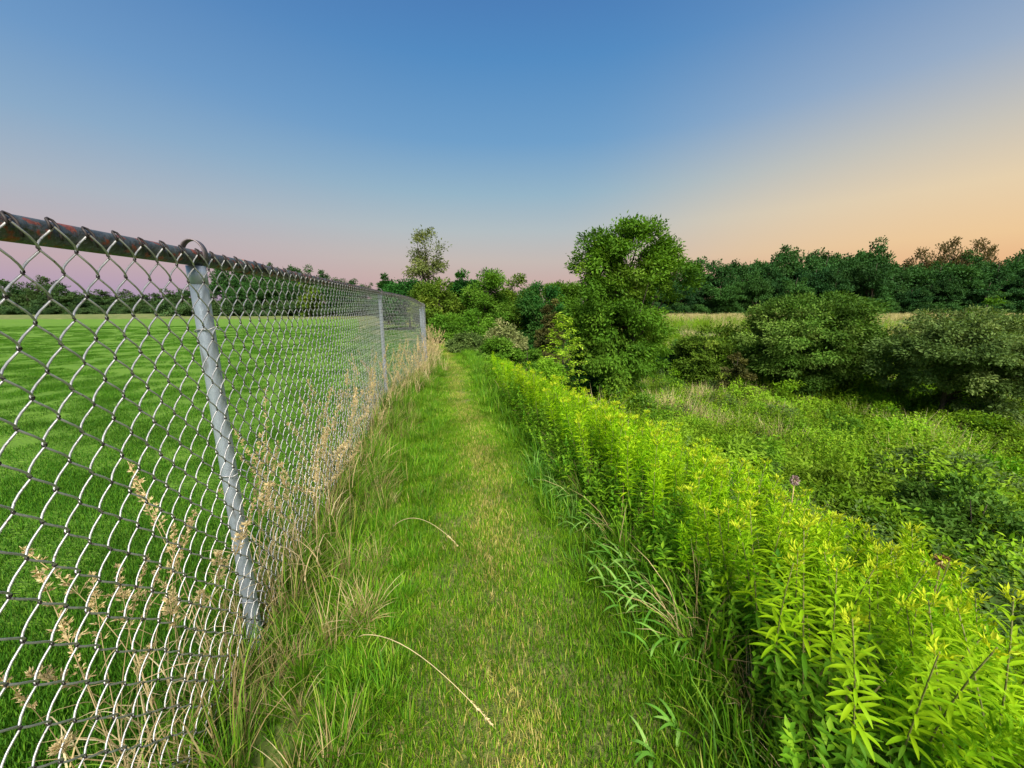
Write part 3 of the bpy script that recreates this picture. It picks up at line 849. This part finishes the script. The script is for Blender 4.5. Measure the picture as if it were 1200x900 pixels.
def tree_meshes(seed, H, Rr, base, ncl, nleaf, Lf, clr, prof, mat, name, aspect=.45, limbs=10, trunk_r=None, hollow=.45, droop=.3, full=False, spire=.0, skew=0, lobes=None, nlobes=20, lobe_k=.38, deep=1.0):
    r = np.random.default_rng(seed)
    if lobes is None:
        nlb = nlobes
        lt_ = []
        while len(lt_) < nlb:
            t = r.uniform(.0, .95)
            if r.uniform() < prof(np.array(t)) + .1: lt_.append(t)
        lt_ = np.array(lt_); la = np.arange(nlb) * 2.4 + r.normal(0, .3, nlb)
        lr = Rr * np.clip(lobe_k * prof(lt_) * r.uniform(.75, 1.25, nlb), .10, .6)
        lrad = np.maximum(Rr * prof(lt_) - lr, 0) * r.uniform(.75, 1.1, nlb)
        LC = np.stack([lrad * np.cos(la) + skew * lt_, lrad * np.sin(la), np.clip(base + (H - base) * lt_, base * .5 + lr * .5, H - lr * .85)], -1)
    else:
        LC = np.array([l[:3] for l in lobes]); lr = np.array([l[3] for l in lobes]); nlb = len(lr)
    li = r.choice(nlb, ncl, p=lr ** 2 / (lr ** 2).sum())
    dv = nrm(r.normal(0, 1, (ncl, 3))); dv[:, 2] = np.where(r.uniform(0, 1, ncl) < .65, np.abs(dv[:, 2]), dv[:, 2])
    C = LC[li] + dv * (lr[li] * r.uniform(.25, 1, ncl) ** .5)[:, None] * np.array([1, deep, .9])
    C[:, 2] = np.maximum(C[:, 2], base * .6)
    z = C[:, 2]; tz = np.clip((z - base) / (H - base), 0, 1)
    lobe_tone = r.normal(0, .13, nlb)[li]
    cr = Rr * clr * r.uniform(.6, 1.35, ncl)
    nl = (nleaf * (cr / cr.mean()) ** 1.5).astype(int) + 3
    idx = np.repeat(np.arange(ncl), nl); n_ = len(idx)
    off = r.normal(0, 1, (n_, 3)); off = nrm(off) * (r.uniform(0, 1, n_) ** .5 * np.where(r.uniform(0, 1, n_) < .10, 1.35, 1))[:, None]
    off[:, 2] *= (.62 + spire * (tz[idx] > .6))
    pos = C[idx] + off * cr[idx][:, None]
    out = nrm(np.stack([C[idx][:, 0], C[idx][:, 1], (z[idx] - (base + H) / 2) * .6], -1))
    D = out * .5 + off * .7 + r.normal(0, .55, (n_, 3)); D[:, 2] -= droop
    Nn = off * .6 + out * .5 + r.normal(0, .45, (n_, 3)); Nn[:, 2] += .6
    L = Lf * r.uniform(.65, 1.3, n_)
    rn = np.clip(.5 + (lobe_tone + r.normal(0, .12, ncl))[idx] + r.normal(0, .09, n_), 0, 1)
    mb = MB()
    (leaves if full else quads)(mb, pos, D, Nn, L, L * aspect, rn)
    crown = mb.mesh('crown', mat)
    tr = trunk_r or H * .022
    mb = MB(); t = np.linspace(0, 1, 9)
    wob_ = np.cumsum(r.normal(0, .012 * H, (9, 2)), axis=0) * t[:, None]
    P = np.stack([wob_[:, 0] + skew * t * .6, wob_[:, 1], -.15 + (H * .88 + .15) * t], -1)
    tube(mb, P, tr * (1.25 - 1.1 * t) , 8)
    trunk_b = mb
    limb_me = []
    order = r.permutation(ncl)[:limbs]
    for k in order:
        e = C[k]; s0 = np.clip(e[2] * r.uniform(.35, .7), base * .5 + .02, H * .8)
        ts = (s0 + .15) / (H * .88 + .15)
        p0 = np.array([np.interp(ts, t, P[:, i]) for i in range(3)])
        mid_ = (p0 + e) / 2 + np.array([0, 0, -.04 * H]) + r.normal(0, .02 * H, 3)
        q = np.linspace(0, 1, 6)[:, None]
        B = (1 - q) ** 2 * p0 + 2 * q * (1 - q) * mid_ + q * q * e
        lb = MB(); tube(lb, B, tr * .42 * (1.05 - .85 * q[:, 0]), 5)
        limb_me.append(lb)
    return crown, trunk_b, limb_me

def add_tree(name, tm, loc, label, cat, rz=0, sc=1, group=None, separate=False):
    crown, tb, lm = tm
    e = empty(name, loc, rz, sc if hasattr(sc, '__len__') else (sc,) * 3)
    tag(e, label, cat, group)
    if separate:
        obj('trunk', tb.mesh('trunk', M_bark, True), e)
        for l in lm: obj('limb', l.mesh('limb', M_bark, True), e)
    else:
        if not hasattr(tb, 'me'):
            for l in lm: tb.add(np.concatenate(l.V), np.concatenate(l.F))
            tb.me = tb.mesh('trunk', M_bark, True)
        obj('trunk', tb.me, e)
    obj('crown', crown, e)
    return e

def fw(py): v = py - 450; return 424.5 - .198 * v
def upz(py): v = py - 450; return -85.6 - .98 * v
def place(px, py, d):
    """world x and height of what shows at this picture position, d metres ahead"""
    return (px - 600) / fw(py) * d, CAM_Z + upz(py) / fw(py) * d

def LM(nm, a, b, cc, **kw):
    kw.setdefault('spec', .12); kw.setdefault('rough', .65)
    a, b, cc = [tuple(v * k for v, k in zip(q, (.85, .80, .6))) for q in (a, b, cc)]
    return leafmat(nm, [(0, c(*a)), (.55, c(*b)), (1, c(*cc))], **kw)
M_main = LM('boxelder_leaf', (.04, .12, .012), (.095, .235, .02), (.21, .38, .05), trans=.38, nscale=.8, namt=.3)
M_olive = LM('olive_leaf', (.04, .10, .01), (.10, .20, .02), (.22, .32, .05), trans=.35, nscale=.5, namt=.3)
M_midg = LM('mid_green_leaf', (.04, .13, .012), (.095, .24, .02), (.19, .36, .06), trans=.35, nscale=.5, namt=.3)
M_darkg = LM('dark_green_leaf', (.012, .07, .015), (.03, .13, .025), (.09, .21, .05), trans=.3, nscale=.5, namt=.3)
M_grey = LM('grey_green_leaf', (.05, .11, .03), (.12, .21, .065), (.26, .36, .14), trans=.3, nscale=.6, namt=.3)
M_busha = LM('bush_leaf', (.03, .09, .010), (.075, .18, .025), (.20, .33, .08), trans=.3, nscale=.7, namt=.35)
M_pale = LM('pale_airy_leaf', (.08, .13, .04), (.16, .22, .08), (.30, .34, .16), trans=.4, nscale=.6, namt=.2)
M_red = LM('reddish_leaf', (.04, .065, .02), (.09, .095, .035), (.16, .18, .06), trans=.3, nscale=.6, namt=.2)
M_lime = LM('lime_leaf', (.24, .48, .03), (.38, .66, .05), (.58, .82, .12), trans=.45, nscale=1, namt=.2)
M_silver = LM('silver_shrub_leaf', (.12, .18, .07), (.24, .29, .14), (.42, .44, .26), trans=.3, nscale=1, namt=.2)
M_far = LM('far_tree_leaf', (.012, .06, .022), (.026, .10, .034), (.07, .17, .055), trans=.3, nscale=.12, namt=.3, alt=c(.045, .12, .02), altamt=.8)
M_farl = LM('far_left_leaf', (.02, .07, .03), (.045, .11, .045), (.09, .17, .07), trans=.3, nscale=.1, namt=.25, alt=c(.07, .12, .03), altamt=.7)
M_rust = LM('rusty_leaf', (.05, .06, .03), (.11, .10, .05), (.22, .17, .09), trans=.4, nscale=.3, namt=.2)  # own rusty leaf colour of the thin reddish far trees

# the big tree
x, ztop = place(735, 248, 9.2)
gz = float(G(x, 9.2))
_lr = np.random.default_rng(3)
ML = []
for lx_, ly_, lrr in ((724, 281, 19), (751, 280, 13), (738, 269, 10), (700, 290, 20), (738, 300, 34), (772, 300, 16), (772, 322, 28), (792, 325, 14), (688, 320, 17), (684, 345, 20), (716, 345, 36), (762, 352, 32),
                    (692, 378, 30), (742, 385, 40), (776, 390, 24), (684, 408, 20), (722, 418, 36), (762, 420, 26), (728, 442, 26), (745, 330, 30), (704, 432, 24), (745, 458, 16), (705, 318, 24), (700, 345, 24), (690, 302, 13), (712, 300, 22), (702, 400, 26), (760, 445, 18), (715, 380, 34)):
    xx, zz = place(lx_, ly_, 9.2); ML.append((xx - x, _lr.uniform(-.7, .7) * (1 if lrr < 30 else .5), zz - gz, lrr * .0205))
add_tree('boxelder_tree', tree_meshes(11, ztop - gz - .1, 1.42, .25, 400, 160, .085, .165, prof_main, M_main, 'crown', .42, 26, .075, .35, .25, spire=.05, lobes=ML),
         (x, 9.2, gz), 'tallest leafy green tree, standing alone just behind the goldenrod row', 'tree', separate=True)
# the two bushes
def px_lobes(L, x0, g, d, seed, k=1.0, spread=.6):
    rr = np.random.default_rng(seed); out = []
    for a_, b_, r_q in L:
        xx, zz = place(a_, b_, d); rad = r_q / fw(b_) * d * k
        out.append((xx - x0, rr.uniform(-1, 1) * spread, zz - g, rad))
    return out
LOBE_A = [(935, 430, 32), (965, 440, 30), (900, 420, 26), (1000, 415, 26), (950, 362, 20), (925, 368, 20), (978, 368, 20), (950, 378, 30), (915, 385, 28), (985, 385, 30), (890, 408, 24), (1012, 405, 24), (940, 415, 36), (975, 420, 34), (905, 430, 28), (1008, 430, 22), (930, 393, 32), (965, 392, 32), (884, 432, 16), (950, 445, 26), (915, 448, 18), (990, 445, 20)]
LOBE_B = [(1115, 408, 34), (1150, 408, 34), (1085, 412, 26), (1120, 440, 30), (1090, 440, 24), (1165, 445, 26), (1185, 450, 20), (1130, 391, 30), (1095, 396, 28), (1165, 393, 30), (1068, 415, 22), (1192, 405, 28), (1100, 425, 34), (1140, 425, 36), (1175, 430, 30), (1062, 438, 18), (1110, 452, 26), (1150, 458, 24), (1200, 430, 24), (1080, 455, 16), (1128, 470, 18)]
def bush(px, top, halfpx, d, mat, label, seed, nm='bush', lb=None, ncl=190, nleaf=130, Lf=.085, prof=prof_dome, base=.12, grp=None, clr=.2, **kw):
    x, zt = place(px, top, d); g = float(G(x, d)); Rr = halfpx / fw(400) * d
    H = max(zt - g, .35)
    return add_tree(nm, tree_meshes(seed, H, Rr * .94, base * H, ncl, nleaf, Lf, clr, prof, mat, 'crown', .45, 9, H * .018, .5, .1, nlobes=34, lobe_k=.30, lobes=px_lobes(lb, x, g, d, seed, 1.05, Rr * .22) if lb else None, deep=2.0 if lb else 1.0, **kw), (x, d, g), label, 'bush' if nm in ('bush', 'shrub') else 'tree', group=grp)
bush(950, 348, 84, 11.3, M_busha, 'large rounded dark green bush, left of the two big bushes in the meadow', 21, ncl=520, nleaf=170, lb=LOBE_A, clr=.13)
bush(1130, 362, 84, 8.6, M_grey, 'large spreading grey-green bush at the right edge of the meadow', 22, ncl=520, nleaf=170, Lf=.07, lb=LOBE_B, clr=.13)
bush(836, 384, 50, 12.8, M_olive, 'low olive green bush between the tall tree and the dark rounded bush', 23, ncl=110, nleaf=130, Lf=.1)
bush(803, 398, 34, 14, M_darkg, 'low dark bush at the right foot of the tall tree', 24, ncl=80, nleaf=130, Lf=.1)
bush(1168, 344, 34, 15, M_midg, 'bush crown peeping over the grey-green bush at the right', 25, ncl=90, nleaf=130, Lf=.11)
bush(868, 410, 20, 10.2, M_red, 'small reddish brown shrub at the left foot of the dark rounded bush', 26, ncl=40, nleaf=110)
bush(1150, 575, 100, 3.3, M_busha, 'dark green thicket on the slope beyond the nearest goldenrods', 27, ncl=120, nleaf=130, Lf=.055)
bush(1010, 555, 60, 4.6, M_olive, 'olive green leafy shrub on the slope left of the dark thicket', 28, ncl=90, nleaf=130, Lf=.05)
bush(1120, 530, 75, 4.9, M_grey, 'pale grey-green shrub above the dark thicket on the slope', 29, ncl=90, nleaf=130, Lf=.05)
# sapling with layered lime green leaves
x, zt = place(660, 366, 6.6); g = float(G(x, 6.6))
def sapling():
    r = np.random.default_rng(5); H = zt - g
    tb = MB(); tube(tb, [(0, 0, -.1), (.02, 0, H * .5), (0, .01, H * .98)], [.014, .010, .004], 6)
    mb = MB(); lm = []
    for k in range(34):
        z = H * (.28 + .70 * k / 34); a = k * 2.4; ln = np.interp(z / H, [.28, .5, 1], [.42, .52, .10]) * r.uniform(.75, 1.1)
        d = np.array([math.cos(a), math.sin(a), .18]); tip = np.array([0, 0, z]) + d * ln
        P = np.array([[0, 0, z], np.array([0, 0, z]) + d * ln * .5 + [0, 0, .02], tip])
        lb = MB(); tube(lb, P, [.006, .004, .002], 4); lm.append(lb)
        n_ = 40; q = r.uniform(.25, 1.05, n_)
        C = np.array([0, 0, z]) + d * (ln * q)[:, None] + r.normal(0, .022, (n_, 3))
        D = np.stack([r.normal(0, 1, n_), r.normal(0, 1, n_), r.normal(-.1, .2, n_)], -1) + d * .5
        leaves(mb, C, D, r.normal(0, .3, (n_, 3)) + [0, 0, 1], r.uniform(.05, .085, n_), .028, r.uniform(0, 1, n_))
    return mb.mesh('crown', M_lime), tb, lm
add_tree('sapling', sapling(), (x, 6.6, g), 'lime green sapling with layered branches in front of the tall tree', 'tree', separate=True)

# mixed trees and shrubs beyond the end of the path
mids = [  # px, top y, half width px, distance, material, profile, seed, name, label
    (500, 270, 24, 24, M_pale, prof_tall, 41, 'tree', 'tall thin airy pale green tree standing above the dark trees past the fence end'),
    (478, 332, 38, 20, M_darkg, prof_oval, 42, 'tree', 'dark rounded tree right above the end of the fence'),
    (452, 324, 16, 27, M_darkg, prof_oval, 43, 'tree', 'small dark tree top above the far fence rail'),
    (512, 330, 34, 18, M_olive, prof_oval, 44, 'tree', 'olive green tree below the tall thin airy tree'),
    (542, 318, 22, 31, M_darkg, prof_oval, 45, 'tree', 'dark tree top just right of the tall thin airy tree'),
    (570, 314, 38, 18, M_midg, prof_oval, 46, 'tree', 'broad bright green tree in the middle of the group past the path end'),
    (606, 320, 28, 20, M_olive, prof_oval, 47, 'tree', 'olive green tree right of the broad bright green tree'),
    (634, 332, 34, 17, M_darkg, prof_oval, 48, 'tree', 'dark green tree between the bright green group and the tallest tree'),
    (662, 330, 30, 28, M_midg, prof_oval, 49, 'tree', 'rounded green tree partly behind the left side of the tallest tree'),
    (645, 350, 17, 14.5, M_red, prof_oval, 50, 'shrub', 'reddish brown shrub in front of the dark green tree'),
    (520, 372, 28, 12, M_midg, prof_dome, 51, 'shrub', 'mid green shrub where the path disappears'),
    (560, 366, 26, 13, M_midg, prof_dome, 52, 'shrub', 'green shrub behind the silvery flowering shrub'),
    (590, 378, 28, 10.5, M_silver, prof_dome, 53, 'shrub', 'silvery pale shrub in seed beyond the goldenrod row'),
    (545, 392, 20, 9.2, M_grey, prof_dome, 54, 'shrub', 'low shrub with whitish flower heads at the path bend'),
    (618, 398, 26, 8.2, M_midg, prof_dome, 55, 'shrub', 'low green shrub left of the lime green sapling'),
    (640, 418, 24, 6.2, M_goldlow, prof_dome, 56, 'shrub', 'yellow-green shrub below the lime green sapling'),
    (690, 400, 34, 9.8, M_darkg, prof_dome, 57, 'shrub', 'dark shrub behind the lime green sapling'),
    (582, 396, 22, 8.0, M_midg, prof_dome, 58, 'shrub', 'green shrub just past the far end of the goldenrod row'),
]
for px, ty, hp, d, mt, pf, sd, nm, lab in mids:
    small = nm == 'shrub'
    x, zt = place(px, ty, d); g = float(G(x, d)); Rr = hp / fw(ty) * d; H = max(zt - g, .4)
    airy = sd == 41
    tm = tree_meshes(sd, H, Rr, (.10 if small else (.45 if airy else .08)) * H, 90 if airy else (110 if small else 230), 44 if airy else 130, (.0065 * d if not airy else .15), .3 if airy else .24, pf, mt, 'crown', .45, 8, None, .4, .15, spire=.2, nlobes=30, lobe_k=.34, lobes=px_lobes([(497, 285, 12), (512, 293, 9), (491, 300, 11), (505, 305, 13), (500, 320, 15), (515, 312, 9), (487, 318, 9), (503, 276, 6)], x, g, d, 3, 1.0, .4) if airy else None)
    add_tree('shrub' if small else 'tree', tm, (x, d, g), lab, 'shrub' if small else 'tree')

# far tree lines: shared crown meshes, each tree its own object
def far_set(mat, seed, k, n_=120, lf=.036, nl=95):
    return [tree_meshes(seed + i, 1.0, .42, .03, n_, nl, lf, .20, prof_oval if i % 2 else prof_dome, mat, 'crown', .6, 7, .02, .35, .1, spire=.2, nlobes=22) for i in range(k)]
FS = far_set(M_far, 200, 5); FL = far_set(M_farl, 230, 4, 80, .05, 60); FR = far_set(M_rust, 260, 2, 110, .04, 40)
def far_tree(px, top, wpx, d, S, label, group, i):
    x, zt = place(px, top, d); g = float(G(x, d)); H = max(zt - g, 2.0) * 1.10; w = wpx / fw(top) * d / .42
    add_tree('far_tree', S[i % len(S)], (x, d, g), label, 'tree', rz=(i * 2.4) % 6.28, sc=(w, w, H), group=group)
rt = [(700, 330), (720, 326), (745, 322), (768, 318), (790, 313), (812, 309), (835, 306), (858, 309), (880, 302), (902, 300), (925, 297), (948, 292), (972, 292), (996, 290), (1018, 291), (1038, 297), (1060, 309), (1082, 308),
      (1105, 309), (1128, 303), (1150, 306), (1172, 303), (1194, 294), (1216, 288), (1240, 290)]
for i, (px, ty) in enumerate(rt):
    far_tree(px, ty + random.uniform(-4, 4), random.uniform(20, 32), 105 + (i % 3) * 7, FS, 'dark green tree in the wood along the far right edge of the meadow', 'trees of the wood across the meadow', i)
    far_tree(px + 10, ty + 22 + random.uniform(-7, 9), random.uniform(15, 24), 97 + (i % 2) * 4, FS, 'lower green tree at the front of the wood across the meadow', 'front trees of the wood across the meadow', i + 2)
for px, ty, w in ((1076, 301, 22), (1100, 296, 20), (1120, 290, 20), (1142, 292, 24), (1162, 298, 20)):
    far_tree(px, ty, w, 128, FR, 'thin reddish tree top rising behind the dark wood at the right', 'reddish tree tops behind the wood', px)
lt = [(-25, 332), (0, 329), (20, 336), (42, 328), (64, 332), (85, 343), (108, 341), (130, 344), (152, 342), (175, 345), (198, 341), (220, 338), (240, 340)]
for i, (px, ty) in enumerate(lt):
    far_tree(px, ty + random.uniform(-2, 2), 17, 128 + (i % 3) * 5, FL, 'small far tree in the line beyond the lawn, left of the nearest post', 'trees beyond the lawn left of the post', i)
    far_tree(px + 11, ty + 6 + random.uniform(-2, 2), 14, 120, FL, 'low far tree in front of the line beyond the lawn', 'low trees in front of the line beyond the lawn', i + 1)
for i, (px, ty, w) in enumerate([(262, 314, 20), (285, 308, 20), (308, 305, 21), (332, 310, 20), (356, 316, 20), (380, 322, 18), (404, 326, 18), (428, 330, 16)]):
    far_tree(px, ty, w, 68 + (i % 2) * 4, FS, 'dark tree of the group seen through the fence right of the nearest post', 'dark trees right of the nearest post', i)
    far_tree(px + 12, ty + 20, 15, 63, FS, 'lower dark tree of the group seen through the fence', 'lower dark trees right of the nearest post', i + 3)
x, zt = place(359, 330, 55)
add_tree('tree', tree_meshes(300, zt - float(G(x, 55)), 1.9, .4, 60, 90, .30, .3, prof_tall, M_olive, 'crown', .5), (x, 55, float(G(x, 55))), 'small yellow-green tree standing before the dark group across the lawn', 'tree')

# ------------------------------------------------------------------ meadow vegetation (stuff)
def weed(seed, mat, nst=9, H=.55, lf=.06, nl=26, spread=.2):
    r = np.random.default_rng(seed); mb = MB()
    for k in range(nst):
        a = r.uniform(0, 6.28); rr = spread * math.sqrt(r.uniform(0, 1)); b = np.array([rr * math.cos(a), rr * math.sin(a), 0])
        h = H * r.uniform(.6, 1.1); tp = b * 1.5 + [0, 0, h]
        q = r.uniform(.15, 1, nl); C = b + (tp - b) * q[:, None]
        az = r.uniform(0, 6.28, nl); el = r.uniform(-.2, 1, nl)
        D = np.stack([np.cos(az) * np.cos(el), np.sin(az) * np.cos(el), np.sin(el)], -1)
        Nn = np.stack([-np.cos(az) * np.sin(el), -np.sin(az) * np.sin(el), np.cos(el)], -1)
        quads(mb, C, D, Nn, lf * (1.2 - .6 * q) * r.uniform(.7, 1.3, nl), .018, r.uniform(0, 1, nl))
    return mb.mesh('weed', mat)
WEED = [proto('weed', weed(400 + i, M_meadleaf)) for i in range(5)]
WEEDD = [proto('weedd', weed(410 + i, M_darkleaf)) for i in range(3)]
TANT = [proto('tant', tussock(80, .14, .25, .6, .007, .8, M_tanleaf, 3)) for _ in range(3)]
n = 12500
r_ = 2.2 + (U(0, 1, n) ** 1.7) * 56
az_ = U(R(-16), R(62), n)
mx = r_ * np.sin(az_); my = r_ * np.cos(az_)
mu = mx - XC(my)
ok = (mu > 2.0) & (my > .2)
# keep the pond clear
ok &= ((mx - 18.6) / 4.2) ** 2 + ((my - 36) / 4.4) ** 2 > 1
mx, my = mx[ok], my[ok]; rr_ = np.hypot(mx, my)
tanf = wob(mx, my, .55, 3) + .8 * wob(mx, my, 1.7, 9) + rng.normal(0, .25, len(mx))
kind = np.where(tanf > .62, 2, 0)
dk = (wob(mx, my, .5, 11) + rng.normal(0, .25, len(mx)) < -.8 + 1.5 * smooth((5.6 - rr_) / 2.2))
kind = np.where((kind == 0) & dk, 1, kind)
sz = U(.6, 1.15, len(mx)) * (1 + .035 * rr_)
mound = .85 + .45 * wob(mx, my, 1.1, 6)
P_ = np.stack([mx, my, G(mx, my) - .02], -1)
for k_, pr_, nm, lab in ((0, WEED, 'meadow_weeds', 'mixed yellow-green weeds covering the low meadow'), (1, WEEDD, 'meadow_dark_weeds', 'darker green weeds in patches in the low meadow'), (2, TANT, 'meadow_tan_grass', 'pale tan dry grass in patches in the low meadow')):
    s_ = kind == k_
    scatter(nm, pr_, P_[s_], U(0, 6.28, s_.sum()), (sz * mound)[s_] * (1.12 if k_ == 2 else 1), lab, 'plants')
MND = [proto('mnd', tree_meshes(530 + i, .75, .55, .02, 60, 46, .06, .26, prof_dome, M_meadleaf, 'mound', .4, 1, nlobes=9)[0]) for i in range(3)]
MNDG = [proto('mndg', tree_meshes(540 + i, .7, .5, .02, 50, 46, .055, .26, prof_dome, M_grey if i else M_midg, 'mound', .4, 1, nlobes=9)[0]) for i in range(3)]
n = 420
r_ = 4.2 + (U(0, 1, n) ** 1.3) * 26; az_ = U(R(8), R(60), n); bx_ = r_ * np.sin(az_); by_ = r_ * np.cos(az_)
ok = (bx_ - XC(by_) > 4.0) & (by_ > .5); bx_, by_, r_ = bx_[ok], by_[ok], r_[ok]
h = len(bx_) * 4 // 5
scatter('meadow_mounds', MND, np.stack([bx_[:h], by_[:h], G(bx_[:h], by_[:h]) - .05], -1), U(0, 6.28, h), U(.5, 1.1, h) * (1 + .02 * r_[:h]), 'rounded leafy green mounds of tall weeds in the low meadow', 'plants')
scatter('meadow_grey_mounds', MNDG, np.stack([bx_[h:], by_[h:], G(bx_[h:], by_[h:]) - .05], -1), U(0, 6.28, len(bx_) - h), U(.5, 1.1, len(bx_) - h) * (1 + .02 * r_[h:]), 'darker and greyish leafy mounds scattered in the low meadow', 'plants')
WSM = [proto('wsm', weed(430 + i, M_goldlow, 8, .55, .06, 30, .12)) for i in range(4)]
n = 420
wy = -.1 + U(0, 1, n) * 6.2; wx = XC(wy) + np.where(wy < 1.6, .56, .46) + U(0, 1, n) ** 1.3 * .42
ok = np.hypot(wx, wy) > .68; wx, wy = wx[ok], wy[ok]
scatter('bank_weeds', WSM + BLUE[:1], np.stack([wx, wy, G(wx, wy) - .01], -1), U(0, 6.28, len(wx)), U(.3, .72, len(wx)), 'mixed low green weeds spilling from the goldenrod row to the path', 'plants', .3)
# far tan field strip before the wood
n = 2600
fx_ = U(5, 130, n); fy_ = U(55, 93, n)
scatter('dry_field_grass', TANT, np.stack([fx_, fy_, G(fx_, fy_)], -1), U(0, 6.28, n), U(1.6, 2.6, n) * .8, 'pale dry grass strip in front of the far wood', 'grass')

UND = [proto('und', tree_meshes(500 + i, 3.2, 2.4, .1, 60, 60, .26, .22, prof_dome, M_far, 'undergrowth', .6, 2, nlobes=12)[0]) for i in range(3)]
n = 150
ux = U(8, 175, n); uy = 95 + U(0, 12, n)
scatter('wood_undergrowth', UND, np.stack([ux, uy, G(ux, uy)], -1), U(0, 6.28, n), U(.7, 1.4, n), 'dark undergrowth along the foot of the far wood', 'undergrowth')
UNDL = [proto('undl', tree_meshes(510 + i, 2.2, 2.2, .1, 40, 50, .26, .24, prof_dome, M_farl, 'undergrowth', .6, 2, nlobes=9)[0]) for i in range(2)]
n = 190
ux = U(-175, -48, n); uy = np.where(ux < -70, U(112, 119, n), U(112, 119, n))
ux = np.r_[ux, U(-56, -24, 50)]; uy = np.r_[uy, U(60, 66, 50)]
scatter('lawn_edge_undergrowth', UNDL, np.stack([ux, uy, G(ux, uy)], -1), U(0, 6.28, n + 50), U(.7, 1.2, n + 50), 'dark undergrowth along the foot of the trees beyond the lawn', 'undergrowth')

# ------------------------------------------------------------------ small things in the row
def seed_plant(x, y, H, mat, label, rad=.016, thistle=False):
    g = float(G(x, y)); e = empty('seed_head_plant', (x, y, g)); tag(e, label, 'dry seed head')
    mb = MB(); t = np.linspace(0, 1, 7)[:, None]; P = np.array([.05, -.02, H]) * t + np.array([0, 0, 1.]) * .0
    P[:, 0] += .03 * np.sin(t[:, 0] * 3); tube(mb, P, .0018, 5); obj('stem', mb.mesh('stem', M_straw), e)
    mb = MB(); n_ = 130; d = nrm(rng.normal(0, 1, (n_, 3))); d[:, 2] *= 1.5
    leaves(mb, P[-1] + d * rad * .4, d, rng.normal(0, 1, (n_, 3)), rad * .75, rad * .3, U(0, 1, n_)); obj('seed_head', mb.mesh('seed_head', mat), e)
M_brownhead = LM('brown_head', (.22, .12, .06), (.36, .22, .13), (.5, .35, .22), trans=.2)
M_mauve = LM('mauve_flower', (.30, .18, .30), (.48, .34, .50), (.70, .60, .72), trans=.3)
def ray_at(px, py, d):
    x, z = place(px, py, d); return x, z
for px, py, d, mt, lab in ((735, 612, 1.62, M_brownhead, 'brown oval seed head, lower of two beside the bluish grass'), (758, 594, 1.7, M_brownhead, 'brown oval seed head, upper of two beside the bluish grass'),
                       (928, 573, 1.28, M_mauve, 'round mauve flower head standing above the goldenrod crest'), (1098, 672, .86, M_brownhead, 'small brown seed head above the nearest goldenrods')):
    x, z = ray_at(px, py, d); g = float(G(x, d))
    seed_plant(x - .05, d + .02, z - g, mt, lab)
